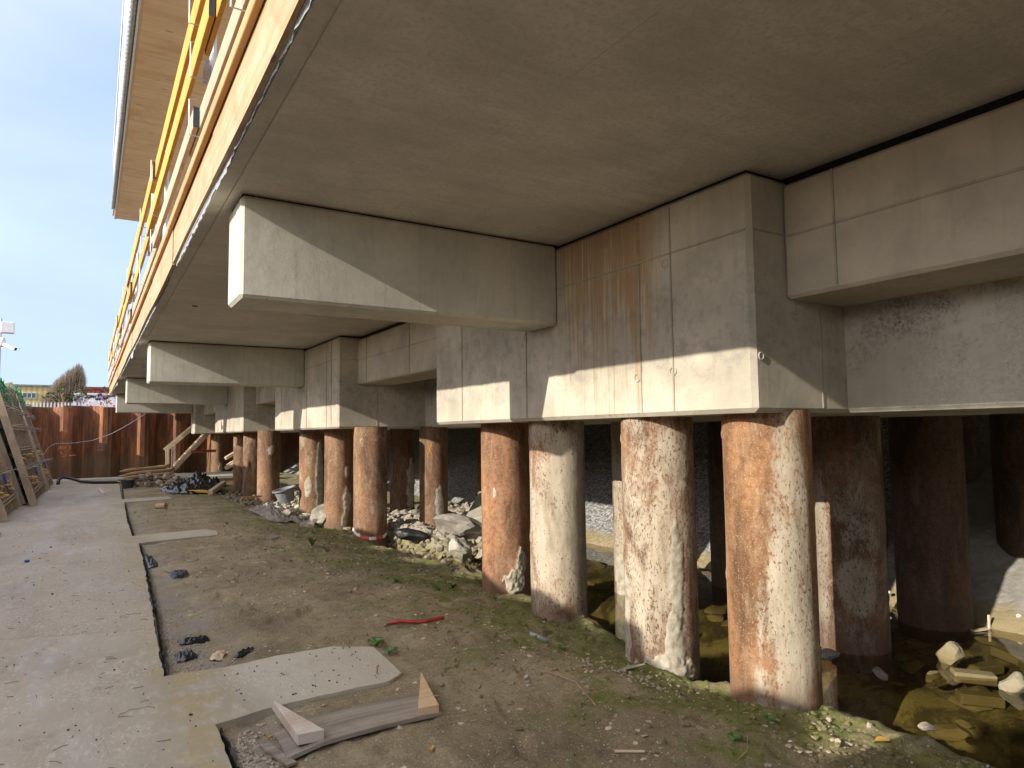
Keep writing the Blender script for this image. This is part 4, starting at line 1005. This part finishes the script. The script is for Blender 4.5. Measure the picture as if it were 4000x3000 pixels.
for i, (a, b, l) in enumerate((((4.30, 27, .78), (4.85, 27.05, 1.12), 'upper sloping plank of the timber heap behind the piles'), ((4.34, 26.9, .50), (4.8, 26.9, .82), 'middle sloping plank of the timber heap behind the piles'), ((4.28, 26.8, .42), (4.75, 26.8, .66), 'lower sloping plank of the timber heap behind the piles'), ((4.5, 26.6, .30), (4.9, 26.6, .33), 'flat plank under the timber heap behind the piles'))):
    m = MB(); m.bar(a, b, .25, .10); tag(m.build('plank', M['palewood'], bev=.004), l, 'plank', 'planks heaped beyond the piles')
# black film heap
def crumple(cx, cy, sx, sy, h, nx, ny, seed, base=None, amp=1, rot=0):
    m = MB()
    for j in range(ny+1):
        for i in range(nx+1):
            u = i/nx*2-1; v = j/ny*2-1; e = max(0, 1-(u*u+v*v)**1.2*.9)
            wob = 1+.25*noise.noise(Vector((math.atan2(v, u)*1.5+seed, seed, 0)))
            x = u*sx*wob; y = v*sy*wob; x, y = x*math.cos(rot)-y*math.sin(rot), x*math.sin(rot)+y*math.cos(rot)
            x += cx; y += cy; n = noise.turbulence(Vector((u*2.4+seed, v*2.4, seed)), 4, True, noise_basis='PERLIN_ORIGINAL')
            z = (ground_z(x, y) if base is None else base)+.012+h*e**.6*(.25+amp*n)
            m.v.append((x, y, z))
    m.f = [(j*(nx+1)+i, j*(nx+1)+i+1, (j+1)*(nx+1)+i+1, (j+1)*(nx+1)+i) for j in range(ny) for i in range(nx)]
    return m
tp = empty('plastic_film', (2.9, 22.5, 0), 'crumpled heap of shiny black plastic film at the edge of the stones', 'plastic film')
crumple(2.75, 22.4, .78, 1.3, .42, 60, 60, 3).build('film', M['tarp'], tp, smooth=True)
crumple(3.1, 23.6, .55, .9, .55, 40, 40, 8).build('film', M['tarp'], tp, smooth=True)
m = MB(); m.tube([(2.45, 21.3, .05), (2.75, 21.0, .06), (2.9, 20.8, .04)], .045, 10); m.build('yellow_end', M['yellowp'], tp)
tag(crumple(2.22, 23.1, .33, .9, .14, 30, 40, 12).build('sack', M['foil'], smooth=True), 'light grey sack lying flat left of the black film', 'sack')
m = MB(); m.bar((2.88, 20.4, .06), (3.45, 21.8, .22), .12, .12); tag(m.build('timber_beam', M['palewood'], bev=.006), 'pale timber beam end poking out beside the black film', 'timber')
m = MB(); m.bar((3.15, 17.4, .12), (3.62, 17.5, .13), .10, .04); tag(m.build('offcut_board', M['waler'], bev=.004), 'small orange board leaning at the foot of a narrow pile', 'board')

# mounds and stones
def big(x, y, z, s, mat, label, seed, ang=.4, cat='stone', rotz=None):
    m = MB(); m.rock((x, y, z), s, seed, 3, ang=ang, rotz=rotz); return tag(m.build('boulder' if cat == 'stone' else cat, mat), label, cat)
mm = crumple(3.42, 15.0, .42, 1.5, .34, 50, 60, 21, None, .5); tag(mm.build('mortar_heap', M['mortar'], smooth=True), 'grey heap of dumped mortar in front of the tilted tub', 'mortar heap')
big(3.95, 13.1, .08, (.28, .4, .22), M['mortar'], 'big rough grey stone left of the lumpy pile at the heap foot', 61)
big(3.45, 14.0, .05, (.13, .14, .14), M['mortar'], 'squarish grey stone on the slope of the mortar heap', 62)
big(3.55, 13.0, -.08, (.16, .2, .10), M['rubble'], 'flat mossy stone at the water edge below the grey heap', 63)
big(5.0, 9.55, .12, (.46, .40, .20), M['mortar'], 'large rough grey concrete lump on top of the rubble', 64, .2)
big(4.55, 8.75, -.05, (.16, .15, .20), M['pale'], 'pale angular stone standing at the water edge of the rubble', 65)
big(4.95, 8.65, -.12, (.26, .13, .09), M['pale'], 'long pale stone lying beside the angular one at the water', 66, rotz=.4)
big(5.55, 8.9, -.03, (.15, .15, .14), M['pale'], 'round pale stone right on the rubble, near the brown pile', 67)
big(5.85, 9.9, .14, (.16, .18, .15), M['rubble'], 'green mossed stone on the rubble top', 68)
big(4.35, 10.0, .02, (.14, .3, .1), M['rubber'], 'charred black lump among the rubble', 69)
m = MB(); m.bar((5.85, 10.2, .12), (6.9, 11.5, .48), .9, .16, (-.3, 0, 1)); tag(m.build('concrete_slab', M['pale'], bev=.02), 'tilted pale concrete slab lying on the slope behind the rubble', 'slab')
rs = random.Random(31); m = MB()
for i in range(1500):
    if i < 950: x = rs.uniform(4.3, 6.9); y = rs.uniform(8.2, 13.5)
    else: y = rs.uniform(12.8, 23); x = rs.uniform(3.35-(y-13)*.04, 5.2)
    if y < 8.6 and rs.random() < .5: continue
    if x > 6.1 and y < 10: continue
    s = rs.uniform(.03, .11)*(1.2 if i < 950 else 1); z = ground_z(x, y)
    if z < -.33: continue
    m.rock((x, y, z+s*.25), s, rs.random(), 1, ang=.6)
tag(m.build('rubble', M['rubble']), 'heaps of broken stone and brick between the piles', 'rubble', kind='stuff')
for i in range(420):
    x = rs.uniform(4.12, 4.95); y = rs.uniform(8.3, 12.8); z = ground_z(x, y); s = rs.uniform(.035, .12)
    if z < -.36: continue
    m.rock((x, y, z+s*.2), s, rs.random(), 1, ang=.7)
bpy.data.objects['rubble'].data.clear_geometry(); bpy.data.objects['rubble'].data.from_pydata(m.v, [], m.f)
m = MB(); rs = random.Random(32)
for i in range(120):
    y = rs.uniform(13.4, 17.5); x = rs.uniform(3.55, 4.6); s = rs.uniform(.05, .13); m.rock((x, y, ground_z(x, y)+.08+s*.3), s, rs.random(), 1, ang=.6)
tag(m.build('rubble', M['pale']), 'pale broken stones around the tilted grey tub', 'rubble', kind='stuff')

# bricks and stones in the water on the right
W = [(5.83, 2.86, -.20, (.10, .12, .12), 'pale block standing half out of the water, leftmost of the lit stones', 'brickpale', 1.0),
     (5.50, 2.80, -.29, (.13, .08, .06), 'low pale stone barely breaking the water beside the standing block', 'brickpale', .3),
     (5.58, 2.32, -.22, (.09, .09, .10), 'pointed pale stone rising from the water near the right edge', 'pale', .2),
     (4.35, 2.28, -.20, (.04, .05, .02), 'small mossy pebble at the bank beside the yellow leaf', 'gravel', .2),
     (5.15, 3.45, -.22, (.17, .10, .05), 'grey lump of foam-like mortar floating by the lime-stained pile', 'mortar', .3),
     (5.1, 3.0, -.24, (.12, .05, .03), 'thin grey scrap of mortar in the shaded water', 'mortar', .8),
     (5.55, 5.9, -.25, (.16, .2, .09), 'yellowish stone breaking the water behind the front piles', 'brickpale', .2)]
for i, (x, y, z, s, l, mt, rz) in enumerate(W): big(x, y, z, s, M[mt], l, 80+i, .2, rotz=rz)
BR = [(5.68, 2.62, -.265, 2.3, 'pale brick just breaking the surface of the lit water'), (5.45, 2.48, -.33, 2.35, 'long brick under water in front of the breaking one'), (6.15, 2.75, -.33, 2.9, 'sunken brick behind, nearest the standing block'),
      (6.45, 2.55, -.33, .6, 'sunken brick farthest from the bank'), (6.2, 2.42, -.34, 2.2, 'sunken brick among the right-hand group'), (5.95, 2.2, -.33, .9, 'sunken brick at the right edge of the picture'), (6.6, 2.75, -.31, 1.2, 'sunken brick close to the mortar slope')]
for x, y, z, a, l in BR:
    m = MB(); d = Vector((math.cos(a), math.sin(a), .04)); c = Vector((x, y, z)); m.bar(c-d*.14, c+d*.14, .12, .075)
    tag(m.build('brick', M['brickpale'], bev=.008), l, 'brick', 'loose bricks in the shallow water')
m = MB(); rs = random.Random(77)
for i in range(90):
    x = rs.uniform(4.8, 7.0); y = rs.uniform(2.0, 8.0); s = rs.uniform(.06, .16); m.rock((x, y, ground_z(x, y)+s*.1), (s, s*.8, s*.35), rs.random(), 2, ang=.2)
tag(m.build('bed_stones', M['brickpale']), 'flat yellowish stones on the bottom of the shallow water', 'stones', kind='stuff')
m = MB(); m.bar((6.85, 3.15, -.24), (7.02, 3.10, -.235), .035, .015); tag(m.build('wood_chip', M['palewood']), 'white splinter floating on the dark water', 'splinter')
m = MB(); m.tube([(7.1, 3.12, -.34), (7.11, 3.12, -.13)], .012, 6); tag(m.build('stick', M['palewood']), 'short pale stick upright in the water', 'stick')
m = MB(); m.rock((7.3, 2.95, -.14), (.035, .035, .03), 3, 2); tag(m.build('foam_piece', M['white']), 'bit of white foam on the mortar slope', 'foam')
m = MB(); m.rock((7.2, 4.1, -.12), (.03, .03, .02), 4, 2); tag(m.build('foam_piece', M['white']), 'bit of white foam left of the dark brown pile', 'foam')

# ------------------------------------------------------------------ foreground things
zg = -.035
bd = MB(); A = Vector((.90, 3.74)); B = Vector((1.80, 3.80))
def board_z(u): return .02+.03*(1-u)*(1-u)
m = MB(); n = 14; c0, c1 = Vector((.89, 3.60)), Vector((1.757, 3.615)); w0 = Vector((.12, .30)); vs_ = []
for i in range(n+1):
    t = i/n; a = c0.lerp(c1, t); b = a+Vector((.012, .34)); z = -.008+.012*math.sin(t*3)-.028*(max(0, .2-t)/.2)
    vs_ += [(a.x, a.y, z), (b.x, b.y, z-.004), (b.x, b.y, z+.018), (a.x, a.y, z+.022)]
m.add(vs_, [(4*i+j, 4*i+(j+1) % 4, 4*i+4+(j+1) % 4, 4*i+4+j) for i in range(n) for j in range(4)]+[(3, 2, 1, 0), (4*n, 4*n+1, 4*n+2, 4*n+3)])
tag(m.build('board', M['boardgrey'], loc=(1.3, 3.8, 0)), 'water-stained grey board lying on the soil under the two wedges', 'board')
def wedge(tip, b0, b1, z, h, mat, label):
    m = MB(); P3 = [tip, b0, b1]; m.prism([(p[0], p[1]) for p in P3], z, z+h)
    return tag(m.build('timber_wedge', mat, bev=.002, loc=(tip[0], tip[1], z)), label, 'wedge', 'timber wedges on the stained board')
wedge((.945, 4.20), (.95, 3.64), (1.083, 3.625), .016, .055, M['wedgepale'], 'pale grey timber wedge on the left end of the stained board')
wedge((1.875, 4.17), (1.615, 3.63), (1.735, 3.61), .016, .045, M['wedge'], 'orange fresh-cut timber wedge on the right end of the board')
m = MB(); m.bar((.83, 3.86, -.03), (.90, 3.54, -.025), .05, .012); tag(m.build('batten_scrap', M['boardgrey']), 'dark wet strip of wood in the soil left of the board', 'wood strip')
def on(x, y, d=0): return ground_z(x, y)+d
m = MB(); m.tube([(2.2, 5.6, on(2.2, 5.6, .02)), (2.3, 5.56, on(2.3, 5.56, .03)), (2.45, 5.47, on(2.45, 5.47, .02)), (2.64, 5.38, on(2.64, 5.38, .035))], [.012, .017, .016, .015], 8)
tag(m.build('red_pipe', M['red'], smooth=True), 'dirty red plastic pipe lying on the soil', 'pipe')
m = MB(); m.tube([(3.06, 4.68, on(3.06, 4.68, .02)), (3.15, 4.57, on(3.15, 4.57, .02))], .016, 10); tag(m.build('pipe_offcut', M['foil'], smooth=True), 'short grey pipe offcut near the mortar-streaked pile', 'pipe offcut')
m = MB(); m.tube([(1.33, 17.25, on(1.33, 17.2, .05)), (1.5, 17.1, on(1.5, 17.1, .05))], .07, 12); tag(m.build('timber_stub', M['logs']), 'short round timber stub on the soil between two concrete tabs', 'log stub')
m = MB(); m.tube([(2.3, 2.75, on(2.3, 2.75, .01)), (2.42, 2.66, on(2.42, 2.66, .012))], .007, 6); tag(m.build('wood_splinter', M['palewood']), 'pale splinter on the mossy soil at the bottom', 'splinter')
m = MB(); m.bar((.30, 25.1, .012), (.40, 22.6, .012), .085, .02); tag(m.build('lath', M['palewood'], bev=.003), 'single pale lath lying on the far part of the path', 'lath')
def scrap(name, x, y, sx, sy, h, mat, label, cat, seed, rot=0, base=None):
    tag(crumple(x, y, sx, sy, h, 18, 18, seed, base, 1.0, rot).build(name, mat, smooth=True), label, cat)
scrap('plastic_scrap', .66, 5.72, .07, .10, .05, M['tarp'], 'black crumpled plastic clump next to the near tab', 'plastic scrap', 41)
scrap('plastic_scrap', .76, 6.12, .11, .06, .04, M['tarp'], 'black plastic strip lying behind the crumpled clump', 'plastic scrap', 42)
scrap('plastic_scrap', 1.02, 5.46, .08, .03, .03, M['tarp'], 'thin dark shred of plastic right of the torn paper', 'plastic scrap', 43, .5)
scrap('plastic_scrap', .72, 10.3, .07, .55, .06, M['tarp'], 'black film flap along the path edge by the second tab', 'plastic scrap', 44)
scrap('plastic_scrap', .95, 9.1, .09, .25, .03, M['rubber'], 'small dark scrap on the gravel beyond the film flap', 'plastic scrap', 45)
scrap('paper', .87, 5.6, .045, .09, .035, M['palewood'], 'torn beige paper on the soil beside the near tab', 'paper', 46, -.5)
# black foil strips along the path edge
for (pts_, l) in (([(.645, 3.0), (.65, 3.6), (.655, 4.18)], 'black foil strip along the path edge at the very bottom'), ([(.485, 5.24), (.56, 7.0), (.64, 9.5), (.70, 11.8)], 'black foil strip along the path edge between the near tabs'), ([(.66, 12.85), (.69, 15.1), (.79, 19.4)], 'black foil strip along the path edge between the far tabs'), ([(.80, 20.6), (.93, 25)], 'black foil strip along the path edge near the small tub')):
    m = MB(); L = []
    for a, b in zip(pts_, pts_[1:]):
        n = int((b[1]-a[1])/.05); L += [(lerp(a[0], b[0], i/n), lerp(a[1], b[1], i/n)) for i in range(n)]
    vs_ = []
    for x, y in L:
        q = .012*noise.noise(Vector((y*6, 1, 0))); h_ = .008+.016*noise.noise(Vector((y*9, 4, 0)))
        vs_ += [(x-.004+q, y, -.05), (x+.004+q, y, h_-.008), (x+.014+q*1.5, y, h_-.01), (x+.03+q*2+.014*abs(noise.noise(Vector((y*4, 7, 0)))), y, -.05)]
    m.add(vs_, [(4*i+j, 4*i+j+1, 4*i+5+j, 4*i+4+j) for i in range(len(L)-1) for j in range(3)])
    tag(m.build('foil_strip', M['tarp']), l, 'foil strip', 'black foil strips along the path')
# plants
def plant(x, y, h, nl, kind, label, seed):
    rs = random.Random(seed); m = MB(); z = on(x, y)
    for i in range(nl):
        a = rs.uniform(0, 6.28); d = Vector((math.cos(a), math.sin(a), 0)); s_ = Vector((-d.y, d.x, 0))
        L = h*rs.uniform(.6, 1.1); n = 5; wd = {'grass': .004, 'leafy': .028, 'blade': .018}[kind]; vs_ = []
        for j in range(n+1):
            t = j/n
            if kind == 'grass': p = Vector((x, y, z))+d*L*.6*t*t+Vector((0, 0, L*(t-.25*t*t)))+d*.02; ww = wd*(1-t)
            elif kind == 'blade': p = Vector((x, y, z))+d*L*.5*t+Vector((0, 0, L*(t-.35*t*t))); ww = wd*math.sin(min(1, .1+t)*math.pi*.93)
            else: p = Vector((x, y, z))+d*(.3*L+L*.7*t)+Vector((0, 0, h*.35+h*.25*math.sin(t*3)))+d*.0; ww = wd*math.sin((.08+t*.9)*math.pi)
            vs_ += [p-s_*ww, p+s_*ww]
        m.add(vs_, [(2*j, 2*j+1, 2*j+3, 2*j+2) for j in range(n)])
        if kind == 'leafy': m.tube([(x, y, z), Vector((x, y, z))+d*(.3*L)+Vector((0, 0, h*.35))], .003, 4)
    return tag(m.build('weed' if kind != 'grass' else 'grass_tuft', M['leaf']), label, 'plant')
plant(1.93, 5.12, .09, 9, 'leafy', 'round-leaved green weed at the corner of the near concrete tab', 1)
plant(1.93, 4.86, .07, 6, 'leafy', 'small weed hugging the broken edge of the near tab', 2)
plant(2.81, 10.07, .22, 9, 'blade', 'broad-leaved green plant alone in the middle of the soil', 3)
plant(2.86, 9.5, .12, 26, 'grass', 'low grass tuft in front of the broad-leaved plant', 4)
plant(3.16, 6.6, .13, 50, 'grass', 'brightest grass tuft on the mossy soil near the brown pile', 5)
plant(3.42, 6.75, .10, 12, 'blade', 'small leafy rosette right of the bright grass tuft', 6)
plant(2.9, 7.1, .08, 34, 'grass', 'flat grass tuft left of the bright one', 7)
plant(3.18, 4.4, .05, 7, 'leafy', 'small three-leaved seedling by the grey pipe offcut', 8)
plant(3.34, 2.63, .05, 9, 'leafy', 'small weed on the moss in front of the orange pile', 9)
plant(2.9, 2.5, .045, 8, 'leafy', 'tiny weed low at the bottom of the picture', 10)
plant(3.68, 6.3, .10, 22, 'grass', 'grass tuft at the foot of the brown pile', 11)
plant(2.2, 13.5, .07, 30, 'grass', 'grass tuft beyond the second tab', 12)
plant(4.9, 8.75, .13, 26, 'grass', 'thin grass growing on the rubble', 13)
m = MB(); rs = random.Random(51)
for i in range(420):
    x = rs.uniform(2.0, 3.85); y = rs.uniform(1.7, 13); 
    if x > interp(BANK, y)-.1 or noise.noise(Vector((x*1.3, y*1.3, 2))) < .0: continue
    z = on(x, y)
    for q in range(6):
        a = rs.uniform(0, 6.28); d = Vector((math.cos(a), math.sin(a), 0)); L = rs.uniform(.012, .035); s_ = Vector((-d.y, d.x, 0))*.002; c0 = Vector((x, y, z))+d*rs.uniform(0, .02)
        m.add([c0-s_, c0+s_, c0+d*L*.6+Vector((0, 0, L))], [(0, 1, 2)])
tag(m.build('sprouts', M['leaf']), 'sparse tiny green sprouts over the mossy soil', 'grass', kind='stuff')
def leafobj(x, y, s, mat, label, seed, a=.4):
    m = MB(); n = 8; vs_ = []; z = on(x, y, .008)
    for j in range(n+1):
        t = j/n; w_ = s*.35*math.sin((.03+t*.94)*math.pi); px_ = (t-.5)*s
        for q in (-1, 0, 1):
            lx, ly = px_, q*w_; vs_.append((x+lx*math.cos(a)-ly*math.sin(a), y+lx*math.sin(a)+ly*math.cos(a), z+.012*abs(q)+.01*math.sin(t*3)))
    m.add(vs_, [(3*j+q, 3*j+q+1, 3*j+q+4, 3*j+q+3) for j in range(n) for q in (0, 1)]); tag(m.build('fallen_leaf', mat, smooth=True), label, 'leaf')
leafobj(1.53, 3.28, .05, M['dryleaf'], 'small yellow leaf at the bottom in front of the board', 1, 1.1)
leafobj(3.77, 2.22, .09, M['dryleaf'], 'orange leaf at the dark water edge on the right', 2, -.5)
leafobj(.88, 3.93, .03, M['dryleaf'], 'tiny orange leaf on the gravel left of the board', 3, .3)
big(2.49, 3.86, on(2.49, 3.86, .012), (.025, .018, .02), M['pale'], 'small white stone alone on the soil right of the wedges', 91)
big(2.49, 11.1, on(2.49, 11.1, .03), (.07, .08, .055), M['mortar'], 'fist-sized grey stone beside the second tab', 92)
big(3.33, 3.78, on(3.33, 3.78, .01), (.10, .04, .012), M['pale'], 'flat white shard by the foot of the mortar-streaked pile', 93, rotz=-.9)
m = MB(); m.tube([(-.64, 10.92, 0.001), (-.64, 10.92, .03)], .028, 10); tag(m.build('bottle_cap', M['bluep']), 'blue plastic cap on the path', 'cap')
# rebar stubs on the near tab
for x, y, l in ((1.66, 5.1, 'rusty steel stub at the back edge of the near concrete tab'), (1.68, 4.45, 'rusty steel stub near the front corner of the near concrete tab')):
    m = MB(); m.tube([(x, y, -.01), (x+.003, y, .05)], .007, 8); tag(m.build('rebar_stub', M['logs']), l, 'steel stub')
# gravel and crumbs (stuff)
m = MB(); m_ = MB(); rs = random.Random(61)
def peb(x, y, s, d=0):
    m.rock((x, y, on(x, y, s*.15) if x > .7 or d == 0 else d), s, rs.random(), 1, ang=.5)
for i in range(3300):
    y = 1.6+rs.random()**1.7*9; x = rs.uniform(.7, interp(BANK, y)); dens = .35+.65*(noise.noise(Vector((x*1.1, y*1.1, 5))) > 0)
    if rs.random() > dens: continue
    if .6 < x < 1.9 and 4.22 < y < 5.25: continue
    peb(x, y, rs.uniform(.003, .010)*(1+1.8*(rs.random() < .05)))
for i in range(520):
    y = rs.uniform(3.2, 4.1); x = .67+abs(rs.gauss(0, .09)); peb(x, y, rs.uniform(.006, .019))
for i in range(500):
    y = rs.uniform(5.28, 7.4); x = .56+abs(rs.gauss(0, .13)); peb(x, y, rs.uniform(.005, .014))
for i in range(170):
    y = rs.gauss(3.6, .35); x = 3.2+rs.gauss(0, .10)+(3.6-y)*.1; peb(x, y, rs.uniform(.006, .02))
for i in range(380):
    y = rs.uniform(7, 21); x = rs.uniform(.8, 3.7)
    if .6 < x < 1.9 and (11.9 < y < 12.9 or 19.5 < y < 20.6): continue
    peb(x, y, rs.uniform(.012, .035))
tag(m.build('gravel', M['gravel']), 'loose gravel and crumbs scattered over the soil', 'gravel', kind='stuff')
rs = random.Random(64)
for i in range(1500):
    y = 2.2+rs.random()**1.3*10; x = rs.uniform(.8, 3.7)
    if noise.noise(Vector((x*1.6, y*1.2, 8))) < .08 or (x < 1.95 and 4.2 < y < 5.25): continue
    s_ = rs.uniform(.007, .030); m_.rock((x, y, on(x, y, .002)), (s_, s_*rs.uniform(.5, 1), s_*.18), rs.random(), 1, ang=.3)
tag(m_.build('flakes', M['flake']), 'pale dry crumbs and bark flakes in patches on the soil', 'flakes', kind='stuff')
m = MB(); rs = random.Random(62)
for i in range(1700):      # clods on the soil by the bank
    y = 1.6+rs.random()**1.4*11; b = interp(BANK, y); x = b-.05-abs(rs.gauss(0, .9)); s = rs.uniform(.006, .03)
    if x < 1.0 or (x < 1.95 and 4.2 < y < 5.25) or (x < 1.85 and 3.5 < y < 4.2): continue
    m.rock((x, y, on(x, y, s*.1)), (s, s*.9, s*.55), rs.random(), 1)
tag(m.build('soil_clods', M['soil']), 'lumps of damp soil along the bank', 'soil clods', kind='stuff')
m = MB(); rs = random.Random(63)
for i in range(780):
    y = 2.8+rs.random()**1.6*14; x = rs.uniform(-1.4, .6); s = rs.uniform(.003, .008)*(1+(rs.random() < .06))
    if rs.random() < .55 and noise.noise(Vector((x*1.4, y*.8, 1))) < .05: continue
    m.rock((x, y, s*.4), s, rs.random(), 1)
for i in range(60):
    x = rs.uniform(.8, 1.75); y = rs.uniform(4.35, 5.15); m.rock((x, y, .003), rs.uniform(.003, .010), rs.random(), 1)
for i in range(70):
    x = rs.uniform(-1.2, .5); y = 2.9+rs.random()**1.5*9; a = rs.uniform(0, 6.3); cv = rs.gauss(0, .25); L = rs.uniform(.02, .08)
    m.tube([(x, y, .004), (x+L*.5*math.cos(a), y+L*.5*math.sin(a), .004+rs.uniform(0, .006)), (x+L*math.cos(a+cv), y+L*math.sin(a+cv), .004)], .0015, 4)
tag(m.build('path_litter', m_plain('rusty_crumbs', (.07, .05, .035), .9)), 'dark crumbs and wire clippings scattered on the path', 'litter', kind='stuff')
for i, (x, y, r, l) in enumerate(((.28, 4.62, .09, 'loop of thin wire on the path left of the near tab'), (.36, 7.1, .08, 'tangled rusty wire at the path edge'), (.1, 3.9, .05, 'little curl of wire low on the path'))):
    m = MB(); m.tube([(x+r*math.cos(t*.5)*(1+.2*math.sin(t)), y+r*.6*math.sin(t*.5), .004+.006*math.sin(t*1.7+1)**2) for t in range(10)], .0014, 5)
    tag(m.build('wire', m_plain('rusty_wire', (.09, .055, .04), .7)), l, 'wire')
for i, (p, l) in enumerate((([(2.1, 4.3), (2.25, 4.38), (2.42, 4.6)], 'thin dry twig on the soil right of the wedges'), ([(2.45, 3.2), (2.62, 3.3), (2.7, 3.6), (2.66, 3.9)], 'curved dry root lying on the mossy soil'), ([(2.74, 2.35), (2.85, 2.38), (3.0, 2.5)], 'forked reddish twig at the bottom edge'))):
    m = MB(); m.tube([(x, y, on(x, y, .012)) for x, y in p], .003, 5); tag(m.build('twig', M['logs']), l, 'twig')
